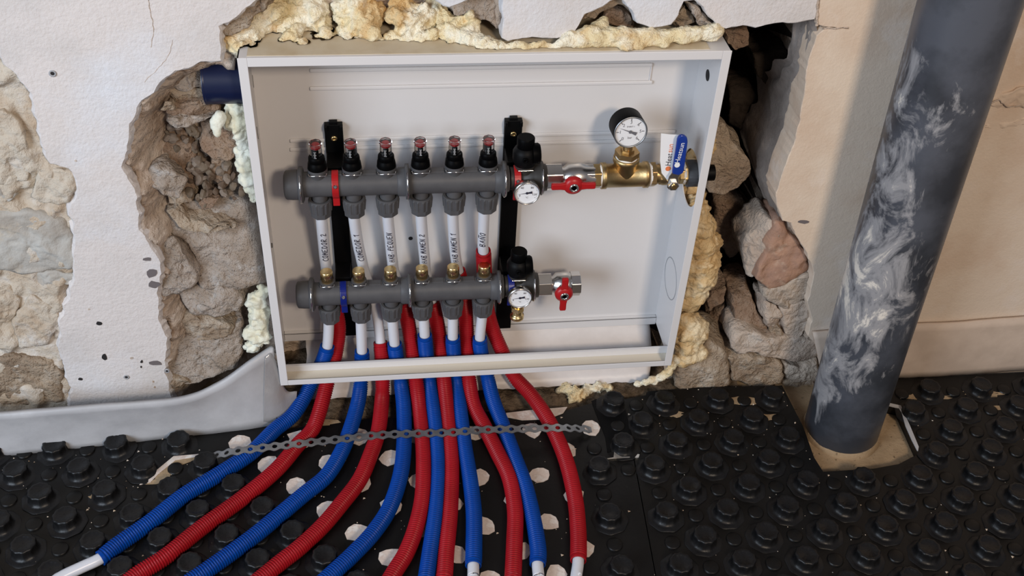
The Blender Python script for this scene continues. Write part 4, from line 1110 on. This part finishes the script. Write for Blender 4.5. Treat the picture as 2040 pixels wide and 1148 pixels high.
def handwriting(text, path, i0, r, parent, size=0.0072, adv=0.0072, side=0.0):
    """pen strokes lying on the front of the pipe, running up the pipe from path index i0 towards the nut"""
    mb = MB()
    # arc length going upwards (towards index 0)
    pts = path[:i0 + 1][::-1]
    cum = [0.0]
    for a, b in zip(pts, pts[1:]): cum.append(cum[-1] + (b - a).length)
    def on(s_, h):
        k = 0
        while k < len(cum) - 2 and cum[k + 1] < s_: k += 1
        t_ = (s_ - cum[k]) / max(1e-9, cum[k + 1] - cum[k])
        c = pts[k].lerp(pts[k + 1], t_)
        up = (pts[k + 1] - pts[k]).normalized()
        # angle around the pipe: letters' up points to image left
        th = (h - size / 2) / r + side
        front = (CAM - c); front = (front - up * front.dot(up)).normalized()
        left = front.cross(up).normalized()
        if left.x > 0: left = -left
        return c + (front * math.cos(th) + left * math.sin(th)) * (r + 0.0003)
    s_ = 0.0
    for ch in text:
        if ch in STROKES:
            for st in STROKES[ch]:
                fine = []
                for a, b in zip(st, st[1:]):
                    for q in range(3): fine.append((a[0] + (b[0] - a[0]) * q / 3, a[1] + (b[1] - a[1]) * q / 3))
                fine.append(st[-1])
                P3 = [on(s_ + (x + 0.25 * y) * adv * 0.68, y * size) for x, y in fine]
                mb.tube(P3, 0.00055, 5, True, True)
        s_ += 0.0 if ch == '~' else adv * (0.55 if ch in ' .' else 1.0)
    mb.build('handwriting', 'ink', parent)

def zfl(py): return -0.050 if py < 790 else (-0.056 if py < 835 else ZP)
def pipe(label, color, wall_pts, floor_pts, ci, ce=None, text=None, ti=None, adv=0.0072, side=0.0, size=0.0072):
    P = [aty(*w) for w in wall_pts]
    for q in floor_pts: P.append(atz(q[0], q[1], zfl(q[1])))
    P.append(P[-1] + Vector((P[-1].x - P[-2].x, P[-1].y - P[-2].y, 0)).normalized() * 0.22)      # runs on beyond the frame
    path, marks = catmull(P, 0.003)
    t = thing('heating_pipe', label, 'pipe', P[-1], 'floor heating pipes')
    rs = resample(path, 0.004)
    MB().tube(rs, PR, 16).build('inner_pipe', 'pex_white', t)
    i1 = marks[ce] if ce is not None else len(path) - 1
    sub = resample(path[marks[ci]:i1 + 1], 0.00095)
    amp = [0.0, 0.00055, 0.00055, 0.0]
    cr = lambda k: CR - 0.0011 + amp[k % 4] * 3.2 if 6 < k < len(sub) - 6 else CR
    MB().tube(sub, cr, 18, True, False).tube(sub, 0.0099, 14, True, False).build('corrugated_conduit', 'conduit_' + color, t)
    # cut rims
    for e, d in ((0, 1), (-1, -2)):
        a = sub[e]; ax_ = (sub[e] - sub[d + (0 if e else 0)]).normalized()
        MB().lathe(a, ax_, [(0, CR), (0.0004, CR), (0.0004, 0.0099), (0, 0.0099)], 18, caps=False).build('conduit_rim', 'conduit_' + color, t)
    if text:
        k0 = marks[ti]
        handwriting(text, path, k0, PR, t, adv=adv, side=side, size=size)
    return t
YB = 0.053
ordn = ['leftmost', 'second', 'third', 'fourth', 'fifth', 'rightmost']
RED = [
 ([(640, 425, YB), (641, 445, .056), (645, 490, .066), (647, 512, .073), (652, 545, .084), (664, 600, .088), (674, 650, .076), (669, 700, .058), (655, 752, .036)],
  [(627, 847), (593, 887), (550, 937), (483, 993), (400, 1053), (333, 1107), (277, 1143), (235, 1175)], 5, None, 'COMEDOR 2'),
 ([(705, 420, YB), (706, 440, .056), (713, 485, .066), (719, 512, .074), (727, 545, .084), (745, 600, .088), (753, 640, .078), (758, 682, .064), (761, 720, .05), (762, 755, .036)],
  [(761, 795), (754, 857), (738, 907), (716, 957), (681, 1003), (642, 1049), (596, 1092), (560, 1120), (505, 1165)], 7, None, 'COMEDOR 1'),
 ([(772, 418, YB), (773, 436, .056), (778, 485, .066), (781, 514, .074), (786, 545, .084), (804, 600, .088), (814, 650, .076), (821, 700, .058), (828, 752, .036)],
  [(835, 811), (842, 882), (844, 935), (841, 996), (828, 1053), (809, 1102), (787, 1138), (768, 1170)], 5, None, 'HAB. PEQUEN'),
 ([(839, 414, YB), (839, 434, .056), (843, 485, .066), (846, 516, .075), (849, 545, .084), (861, 600, .088), (872, 650, .076), (879, 700, .058), (884, 752, .036)],
  [(892, 829), (898, 900), (899, 953), (896, 1024), (889, 1095), (885, 1148), (880, 1175)], 5, None, 'HAB MAMEN 2'),
 ([(902, 410, YB), (902, 432, .056), (905, 485, .066), (908, 514, .074), (913, 540, .082), (925, 600, .088), (929, 650, .076), (931, 700, .058), (934, 752, .036)],
  [(943, 806), (965, 850), (990, 900), (1015, 953), (1026, 1017), (1025, 1078), (1022, 1148), (1020, 1175)], 4, None, 'HAB MAMEN 1'),
 ([(964, 408, YB), (964, 428, .056), (962, 484, .066), (963, 500, .070), (965, 545, .084), (968, 600, .088), (979, 650, .076), (1000, 700, .056), (1023, 748, .034)],
  [(1057, 786), (1089, 832), (1114, 882), (1132, 932), (1146, 996), (1152, 1060), (1152, 1117), (1148, 1148), (1145, 1175)], 3, 15, 'BA~NO'),
]
RLAB = ['red conduit pipe below the leftmost flow meter, fanning furthest left of the reds', 'red conduit pipe with bare white end showing under the second lower nut',
        'red conduit pipe third from the left, bending left near the bottom', 'red conduit pipe running straight down the middle of the bundle',
        'red conduit pipe second from the right, leaving the frame at the bottom', 'rightmost red conduit pipe with a white end stub on the mat']
TADV = [0.0078, 0.0078, 0.0070, 0.0070, 0.0070, 0.0082]
for k, (wp, fp, ci, ce, tx_) in enumerate(RED):
    pipe(RLAB[k], 'red', wp, fp, ci, ce, tx_, 3 if k < 5 else 2, TADV[k], size=0.0086, side=[-.1, .05, .1, .12, .1, .1][k])
BLUE = [
 ([(654, 622, YB), (655, 645, YB), (652, 690, .050), (642, 722, .049), (622, 762, .040)],
  [(587, 823), (547, 857), (500, 903), (433, 947), (367, 987), (300, 1040), (233, 1087), (200, 1113), (164, 1130), (122, 1150), (80, 1176)], 2, 12),
 ([(718, 620, YB), (719, 645, YB), (721, 700, .048), (721, 725, .049), (719, 760, .040)],
  [(713, 804), (695, 864), (677, 907), (649, 950), (606, 985), (560, 1024), (500, 1073), (417, 1133), (370, 1165)], 2, None),
 ([(781, 618, YB), (782, 640, YB), (786, 685, .050), (791, 722, .049), (798, 760, .040)],
  [(804, 811), (805, 882), (798, 946), (777, 1010), (745, 1060), (702, 1106), (660, 1145), (630, 1172)], 2, None),
 ([(844, 615, YB), (844, 636, YB), (846, 668, .050), (849, 705, .050), (855, 756, .040)],
  [(864, 822), (871, 893), (873, 953), (868, 1024), (858, 1095), (850, 1148), (845, 1175)], 2, None),
 ([(902, 612, YB), (902, 634, YB), (902, 672, .050), (904, 705, .050), (909, 756, .040)],
  [(917, 822), (926, 893), (937, 960), (944, 1024), (944, 1095), (943, 1127), (943, 1150), (943, 1175)], 2, 10),
 ([(961, 610, YB), (960, 632, YB), (956, 674, .050), (959, 705, .050), (970, 748, .040)],
  [(983, 800), (1004, 854), (1025, 911), (1047, 971), (1063, 1039), (1072, 1095), (1071, 1125), (1073, 1150), (1074, 1175)], 2, 11),
]
BLAB = ['leftmost blue conduit pipe, fanning far left to a bare white end', 'blue conduit pipe second from the left, leaving the frame bottom left',
        'blue conduit pipe third from the left, curving left below the strap', 'blue conduit pipe running straight down the middle of the bundle',
        'blue conduit pipe second from the right, ending in a white stub', 'rightmost blue conduit pipe, ending in a white stub beside the last red']
for k, (wp, fp, ci, ce) in enumerate(BLUE):
    pipe(BLAB[k], 'blue', wp, fp, ci, ce)

# ------------------------------------------------------------------ PERFORATED STRAP
def strap():
    zt = ZP + CR + 0.0012
    px_pts = [(398, 916, ZM + 0.004), (430, 908, ZM + 0.012), (465, 900, zt - 0.002), (520, 893, zt), (600, 884, zt), (690, 874, zt), (760, 867, zt), (840, 864, zt), (900, 862, zt), (960, 857, zt), (1030, 855, zt + .001), (1090, 853, zt + .002), (1125, 853, zt + .001), (1150, 854, ZM + 0.018), (1175, 856, ZM + 0.007), (1192, 860, ZM + 0.003)]
    path, _ = catmull([atz(a, b, z) for a, b, z in px_pts], 0.002)
    p = 0.0192
    path = resample(path, 0.0008)
    ncell = int(len(path) * 0.0008 / p)
    hw = lambda s_: 0.0076 + 0.0017 * math.cos(2 * PI * s_ / p)
    hr = 0.0041
    nA = 28
    mb = MB()
    def P3(s_, t_):
        k = min(len(path) - 2, max(0, s_ / 0.0008)); i = int(k)
        c = path[i].lerp(path[i + 1], k - i)
        d = (path[min(i + 3, len(path) - 1)] - path[max(0, i - 3)]).normalized()
        side = Vector((-d.y, d.x, 0)).normalized()
        return c + side * t_
    for c in range(ncell):
        s0 = (c + 0.5) * p
        vs = []
        ang = sorted(set([2 * PI * k / nA for k in range(nA)] + [math.atan2(sy * hw(p / 2), sx * p / 2) % (2 * PI) for sx in (-1, 1) for sy in (-1, 1)]))
        for a in ang:
            co, si = math.cos(a), math.sin(a)
            r_in = hr
            # march to the outline
            lo, hi = 0.0, 0.05
            for _ in range(24):
                md = (lo + hi) / 2
                if abs(co * md) <= p / 2 + 1e-7 and abs(si * md) <= hw(co * md): lo = md
                else: hi = md
            vs.append(P3(s0 + co * r_in, si * r_in)); vs.append(P3(s0 + co * lo, si * lo))
        m = len(ang)
        mb.add(vs, [(2 * i, 2 * i + 1, 2 * ((i + 1) % m) + 1, 2 * ((i + 1) % m)) for i in range(m)])
    o = mb.build('perforated_strap', 'steel_zinc')
    s_ = o.modifiers.new('thick', 'SOLIDIFY'); s_.thickness = 0.0010; s_.offset = 0
    return tag(o, 'perforated galvanised steel strap laid across all the pipes', 'strap')
strap()

# ------------------------------------------------------------------ NUBBED MATS
A = 0.0967
LTH = -0.0172
ct, st_ = math.cos(LTH), math.sin(LTH)
def lat(x0, y0, i, j):
    u_, v_ = i * A, -j * A * 0.5
    return x0 + u_ * ct - v_ * st_, y0 + u_ * st_ + v_ * ct
def nub_mesh():
    n = 40
    lob = lambda th, t: 1 + (0.045 * math.cos(10 * th) if 0.012 < t < 0.0203 else 0.0)
    mb = MB()
    vs_prof = [(0.0, 0.0300), (0.0012, 0.0285), (0.0014, 0.0235), (0.0030, 0.0190), (0.0130, 0.0172), (0.0150, 0.0178), (0.0185, 0.0178), (0.0200, 0.0165), (0.0202, 0.0128), (0.0194, 0.0120), (0.0195, 0.0005)]
    def rf(th, t):
        if t < 0.002: return 1 / math.cos(((th + PI / 8) % (PI / 4)) - PI / 8) * 0.96     # octagonal foot
        return lob(th, t)
    mb.lathe((0, 0, 0), (0, 0, 1), vs_prof, n, True, rf, caps=False)
    return mb.mesh('nub', 'nub_black')
def stud_mesh():
    return MB().lathe((0, 0, 0), (0, 0, 1), [(0, 0.0125), (0.0026, 0.0118), (0.003, 0.011), (0.003, 0.0003)], 20, True, None, False).mesh('stud', 'mat_black')
def patch_mesh(seed):
    rr = random.Random(seed); n = 10; top = []
    for k in range(n):
        a = 2 * PI * k / n; q = 0.0172 * rr.uniform(0.82, 1.12)
        top.append(Vector((q * math.cos(a), q * math.sin(a), 0.0)))
    return MB().prism(top, (0, 0, 0.0012)).mesh('cut_nub', 'eps_white')
NUB = nub_mesh(); STUD = stud_mesh(); PATCH = [patch_mesh(k) for k in range(7)]
def mat_sheet(parent, poly, name):
    import bmesh
    bm = bmesh.new()
    vt = [bm.verts.new((x, y, ZM)) for x, y in poly]
    vb = [bm.verts.new((x, y, ZF + 0.0005)) for x, y in poly]
    f = bm.faces.new(vt); n = len(vt)
    for i in range(n): bm.faces.new((vt[i], vb[i], vb[(i + 1) % n], vt[(i + 1) % n]))
    bmesh.ops.triangulate(bm, faces=[f]); bmesh.ops.recalc_face_normals(bm, faces=bm.faces)
    me = bpy.data.meshes.new(name); bm.to_mesh(me); bm.free(); me.materials.append(MATS['mat_black'])
    return place(name, me, parent)
def inside(x, y, poly):
    c = False; n = len(poly)
    for i in range(n):
        ax, ay = poly[i]; bx, by = poly[i - 1]
        if (ay > y) != (by > y) and x < (bx - ax) * (y - ay) / (by - ay) + ax: c = not c
    return c
def zz(px, py): q = atz(px, py, ZM); return (q.x, q.y)
XS = atz(1240, 800, ZM).x; XS2 = atz(1255, 1148, ZM).x
left_poly = [(-0.95, -0.06), (-0.95, 0.0), (-0.05, 0.005), zz(560, 862), zz(610, 848), zz(690, 842), zz(735, 834), zz(800, 832), zz(930, 818), zz(1000, 822), zz(1080, 830), zz(1140, 815), zz(1190, 800), zz(1240, 796), (XS2, -0.95), (-0.95, -0.95)]
right_poly = [zz(1242, 796), zz(1286, 788), zz(1290, 780), zz(1400, 772), zz(1558, 768), zz(1600, 850), zz(1622, 912), zz(1640, 940), zz(1740, 934), zz(1790, 925), zz(1815, 912), zz(1832, 905), zz(1812, 860), zz(1790, 812), zz(1772, 808), zz(1768, 756), (1.95, 0.004), (1.95, -0.95), (XS2 + 0.001, -0.95)]
MATG = 'nubbed floor heating mats'
tl = thing('nubbed_mat', 'black nubbed floor heating mat under the pipes, with cut-off nubs', 'floor mat', (0.0, -0.3, ZM), MATG)
tr = thing('nubbed_mat', 'black nubbed floor heating mat on the right, notched around the pole', 'floor mat', (1.0, -0.3, ZM), MATG)
mat_sheet(tl, left_poly, 'mat_sheet'); mat_sheet(tr, right_poly, 'mat_sheet')
rn = random.Random(11)
for side, (x0, y0, par, poly) in enumerate(((-0.4083, -0.0994, tl, left_poly), (1.1331, -0.0316, tr, right_poly))):
    for j in range(-3, 12):
        for i2 in range(-40, 41):
            if (i2 + j) % 2 == 0: kind = 'nub'
            else: kind = 'stud'
            # rows alternate by half a pitch
            x, y = lat(x0, y0, i2 / 2, j)
            if not inside(x, y, poly): continue
            px, py = pix((x, y, ZM + 0.018))
            if not (-420 < px < 2460 and py < 1330): continue
            cut = side == 0 and 395 < px < 1182 and py < 940 + 0.79 * (px - 500)
            # keep whole pieces inside the sheet
            if kind == 'nub':
                if all(inside(x + dx, y + dy, poly) for dx, dy in ((.012, 0), (-.012, 0), (0, .012), (0, -.012))):
                    if cut:
                        place('cut_nub', rn.choice(PATCH), par, (x + rn.uniform(-.002, .002), y + rn.uniform(-.002, .002), ZM), (0, 0, rn.uniform(0, 6)))
                    else:
                        place('nub', NUB, par, (x, y, ZM), (rn.uniform(-.05, .05), rn.uniform(-.05, .05), rn.uniform(-.3, .3)))
            elif not cut and all(inside(x + dx, y + dy, poly) for dx, dy in ((.012, 0), (-.012, 0), (0, .012), (0, -.012))):
                place('stud', STUD, par, (x, y, ZM))
# silver cut edge of the mat beside the pole
def edge_strip():
    pts = [atz(a, b, ZM + 0.0004) for a, b in ((1766, 806), (1792, 812), (1798, 824), (1808, 850), (1820, 878), (1833, 906))]
    mb = MB(); vs = []
    for k, q in enumerate(pts):
        d = (pts[min(k + 1, len(pts) - 1)] - pts[max(k - 1, 0)]).normalized(); n_ = Vector((-d.y, d.x, 0))
        w = 0.0032 + 0.0012 * math.sin(k * 2.3)
        vs += [q - n_ * w, q + n_ * w, q + n_ * w + Vector((0, 0, .002)), q - n_ * w + Vector((0, 0, .002))]
    fs = [(k * 4 + a, k * 4 + (a + 1) % 4, k * 4 + 4 + (a + 1) % 4, k * 4 + 4 + a) for k in range(len(pts) - 1) for a in range(4)]
    mb.add(vs, fs).build('cut_edge', 'perimeter_foam', tr)
edge_strip()
# torn openings: pale backing showing through the mat
def floor_scrap(name, px_pts, z, th, material, parent=None, label=None, cat=None):
    pts = [atz(a, b, z) for a, b in px_pts]
    o = MB().prism(pts, (0, 0, th)).build(name, material, parent)
    if label: tag(o, label, cat)
    return o
o = floor_scrap('torn_opening', [(280, 966), (345, 912), (400, 906), (402, 912), (348, 932), (335, 958), (312, 965)], ZM + 0.0002, 0.0010, 'screed', tl)
floor_scrap('torn_film_edge', [(278, 967), (300, 943), (302, 932), (312, 938), (346, 910), (404, 905), (398, 910), (350, 918), (316, 945), (300, 962)], ZM + 0.0006, 0.0012, 'eps_white', tl)
floor_scrap('torn_film_edge', [(1008, 824), (1060, 818), (1130, 812), (1122, 824), (1090, 836), (1040, 838), (1010, 832)], ZM + 0.0006, 0.0014, 'eps_white', tl)
floor_scrap('torn_film_edge', [(572, 866), (600, 858), (604, 872), (580, 880)], ZM + 0.0004, 0.0012, 'eps_white', tl)
floor_scrap('foil_scrap', [(1206, 916), (1222, 913), (1224, 897), (1256, 893), (1258, 905), (1274, 907), (1272, 913), (1240, 914)], ZM + 0.0006, 0.002, 'foil', None, 'crumpled silver foil scrap lying on the black mat right of pipes', 'scrap')
floor_scrap('tape_patch', [(1178, 800), (1186, 796), (1240, 793), (1262, 880), (1258, 898), (1210, 902), (1206, 872)], ZM + 0.0004, 0.0008, 'black_plastic', None, 'flat black tape patch covering the mat seam right of the strap', 'tape')

for k, (cx_, cy_, w_, h_, par) in enumerate(((1478, 800, 46, 9, tr), (1530, 832, 34, 9, tr), (1345, 826, 22, 6, tr), (1850, 792, 60, 7, tr), (1960, 786, 50, 8, tr), (1990, 812, 30, 5, tr), (200, 990, 26, 8, tl), (640, 842, 40, 7, tl))):
    rk = random.Random(70 + k)
    floor_scrap('dust_patch', [(cx_ + w_ * rk.uniform(.5, 1.1) * math.cos(a * PI / 9), cy_ + h_ * rk.uniform(.45, 1.2) * math.sin(a * PI / 9)) for a in range(18)], ZM + 0.0001, 0.0006, 'screed', par)
# ------------------------------------------------------------------ PERIMETER STRIPS
def ribbon(name, material, B, T, th, parent=None, ns=8, bulge=0.0):
    pb, _ = catmull(B, 0.01); 
    m = 70
    def samp(P, k):
        path, _ = catmull(P, 0.004)
        cum = [0.0]
        for a, b in zip(path, path[1:]): cum.append(cum[-1] + (b - a).length)
        return path, cum
    def spaced(P):
        # parameter by control index so that bottom and top stay in step
        out = []
        Q = [P[0] * 2 - P[1]] + P + [P[-1] * 2 - P[-2]]
        seg = len(P) - 1
        for k in range(m + 1):
            tt = k / m * seg; i = min(int(tt), seg - 1); t = tt - i
            a, b, c, d = Q[i], Q[i + 1], Q[i + 2], Q[i + 3]
            out.append(0.5 * ((2 * b) + (c - a) * t + (2 * a - 5 * b + 4 * c - d) * t * t + (3 * b - a - 3 * c + d) * t ** 3))
        return out
    pb, pt = spaced(B), spaced(T)
    vs = []
    for a, b in zip(pb, pt):
        for k in range(ns + 1):
            s_ = k / ns
            q = a.lerp(b, s_); q.y -= bulge * math.sin(PI * s_) + 0.0015 * fbm((q.x, s_, 0), 14, 3)
            vs.append(q)
    n1 = ns + 1
    fs = [(i * n1 + k, i * n1 + k + 1, (i + 1) * n1 + k + 1, (i + 1) * n1 + k) for i in range(m) for k in range(ns)]
    o = MB().add(vs, fs, True).build(name, material, parent)
    s_ = o.modifiers.new('thick', 'SOLIDIFY'); s_.thickness = th; s_.offset = -1
    return o
B_ = [(-520, 958), (-90, 914), (0, 905), (170, 887), (340, 868), (430, 858), (500, 850), (552, 842)]
T_ = [(-520, 868, -.075), (-90, 827, -.055), (0, 820, -.05), (170, 806, -.044), (355, 790, -.034), (432, 762, -.02), (496, 718, -.002), (541, 688, .020)]
o = ribbon('edge_insulation_strip', 'perimeter_foam', [atz(a, b, ZM - 0.002) for a, b in B_], [aty(*q) for q in T_], 0.008, bulge=-0.004)
tag(o, 'pale grey foam edge strip standing along the wall at left', 'edge strip', 'foam edge strips')
F_B = [(524, 849), (548, 845), (572, 836), (588, 822)]
F_T = [(528, 712, .000), (544, 708, .008), (568, 774, .006), (592, 780, .012)]
o = ribbon('plastic_film', 'film', [atz(a, b, ZM + 0.002) for a, b in F_B], [aty(*q) for q in F_T], 0.0006)
tag(o, 'shiny plastic film flap on the strip end below the cabinet corner', 'film')
B_ = [(1640, 764), (1780, 757), (1900, 750), (2040, 741), (2600, 704)]
T_ = [(1620, 664, .014), (1780, 650, .013), (1900, 645, .012), (2040, 634, .012), (2600, 596, .012)]
o = ribbon('edge_insulation_strip', 'perimeter_warm', [atz(a, b, ZM - 0.002) + Vector((0, .002, 0)) for a, b in B_], [aty(*q) for q in T_], 0.007, bulge=0.002)
tag(o, 'beige edge strip along the foot of the wall right of the pole', 'edge strip', 'foam edge strips')

# ------------------------------------------------------------------ POLE
PB = Vector((0.953, -0.090, ZF)); 
ptop = aty(1935, 0, -0.09)
pd = (ptop - Vector((0.953, -0.090, ZM))).normalized()
def pole_mat():
    m = MATS['pole_pvc']; nt = m.node_tree; N = nt.nodes; L = nt.links; b = N['Principled BSDF']
    src = b.inputs['Base Color'].links[0].from_socket
    tc = N.new('ShaderNodeTexCoord')
    mp = N.new('ShaderNodeMapping'); mp.inputs['Scale'].default_value = (1, 1, 0.55); mp.inputs['Rotation'].default_value = (0, 0.5, 0)
    L.new(tc.outputs['Object'], mp.inputs['Vector'])
    def nz(s_, d=8.0, dist=0.0):
        n = N.new('ShaderNodeTexNoise'); n.inputs['Scale'].default_value = s_; n.inputs['Detail'].default_value = d; n.inputs['Roughness'].default_value = 0.68; n.inputs['Distortion'].default_value = dist
        L.new(mp.outputs[0], n.inputs['Vector']); return n.outputs[0]
    # plaster smears: strong in a band half way up, thin below
    sx = N.new('ShaderNodeSeparateXYZ'); L.new(tc.outputs['Object'], sx.inputs[0])
    zr = N.new('ShaderNodeValToRGB'); e = zr.color_ramp.elements
    mr = N.new('ShaderNodeMapRange'); mr.inputs[1].default_value = -0.1; mr.inputs[2].default_value = 0.72; L.new(sx.outputs[2], mr.inputs[0]); L.new(mr.outputs[0], zr.inputs[0])
    e[0].position = 0.0; e[0].color = (.20, .20, .20, 1); e[1].position = 1.0; e[1].color = (.12, .12, .12, 1)
    for p_, v_ in ((0.10, .40), (0.22, .52), (0.38, .60), (0.50, .58), (0.60, .52), (0.75, .50), (0.9, .50)):
        k = e.new(p_); k.color = (v_, v_, v_, 1)
    ad = N.new('ShaderNodeMath'); ad.operation = 'ADD'; L.new(nz(24, 12, 0.7), ad.inputs[0]); L.new(zr.outputs[0], ad.inputs[1])
    # smears are thicker on the side facing the cabinet
    ds = N.new('ShaderNodeVectorMath'); ds.operation = 'DOT_PRODUCT'; ds.inputs[1].default_value = (-2.0, 0, -0.08); L.new(tc.outputs['Object'], ds.inputs[0])
    a2 = N.new('ShaderNodeMath'); a2.operation = 'ADD'; a2.inputs[1].default_value = 2.0 * 0.925; L.new(ds.outputs['Value'], a2.inputs[0])
    a3 = N.new('ShaderNodeMath'); a3.operation = 'ADD'; L.new(ad.outputs[0], a3.inputs[0]); L.new(a2.outputs[0], a3.inputs[1]); ad = a3
    r1 = N.new('ShaderNodeMapRange'); r1.inputs[1].default_value = 1.02; r1.inputs[2].default_value = 1.13; L.new(ad.outputs[0], r1.inputs[0])
    mx = N.new('ShaderNodeMix'); mx.data_type = 'RGBA'; L.new(r1.outputs[0], mx.inputs[0]); L.new(src, mx.inputs[6]); mx.inputs[7].default_value = (0.25, 0.245, 0.25, 1)
    r2 = N.new('ShaderNodeMapRange'); r2.inputs[1].default_value = 1.17; r2.inputs[2].default_value = 1.24; L.new(ad.outputs[0], r2.inputs[0])
    m2 = N.new('ShaderNodeMix'); m2.data_type = 'RGBA'; L.new(r2.outputs[0], m2.inputs[0]); L.new(mx.outputs[2], m2.inputs[6]); m2.inputs[7].default_value = (0.62, 0.57, 0.50, 1)
    L.new(m2.outputs[2], b.inputs['Base Color'])
    rr = N.new('ShaderNodeMapRange'); rr.inputs[3].default_value = 0.36; rr.inputs[4].default_value = 0.85; L.new(r1.outputs[0], rr.inputs[0]); L.new(rr.outputs[0], b.inputs['Roughness'])
pole_mat()
t = thing('drain_pipe', 'thick dark grey plastic pipe smeared with plaster, standing in front of the wall', 'pipe', PB)
MB().lathe(PB, pd, [(0, 0.0625), (1.35, 0.0625)], 64).build('pipe_wall', 'pole_pvc', t)
MB().lathe(PB + pd * 0.0, pd, [(0, 0.0665), (0.006, 0.0655), (0.012, 0.0630)], 48, True, lambda th, tt: 1 + 0.02 * math.sin(5 * th) * math.sin(3 * th + 1)).build('mortar_collar', 'screed', t)

# ------------------------------------------------------------------ CRUMBS (uncountable grit)
def crumbs():
    mb = MB(); r = random.Random(3)
    def one(p, s_):
        vs = []
        for _ in range(6):
            vs.append(Vector((r.uniform(-1, 1), r.uniform(-1, 1), r.uniform(0, 1.0))))
        base = [(1, 0, 0), (-.5, .8, 0), (-.5, -.8, 0), (.1, .1, .9)]
        vs = [Vector(p) + Vector((b[0] * s_ * r.uniform(.6, 1.3), b[1] * s_ * r.uniform(.6, 1.3), b[2] * s_ * r.uniform(.5, 1))) for b in base]
        mb.add(vs, [(0, 1, 2), (0, 1, 3), (1, 2, 3), (2, 0, 3)])
    for _ in range(520):
        px, py = r.uniform(0, 2040), r.uniform(790, 1148)
        if r.random() < 0.25: px, py = r.gauss(1450, 130), r.gauss(830, 40)
        if r.random() < 0.2: px, py = r.gauss(230, 110), r.gauss(960, 50)
        q = atz(px, py, ZM + 0.0002)
        if inside(q.x, q.y, left_poly) or inside(q.x, q.y, right_poly):
            one(q, r.choice([.0007, .0009, .0012, .0016, .0025]))
    o = mb.build('grit', 'crumb')
    tag(o, 'pale plaster crumbs and grit scattered over the black mats', 'grit', kind='stuff')
crumbs()
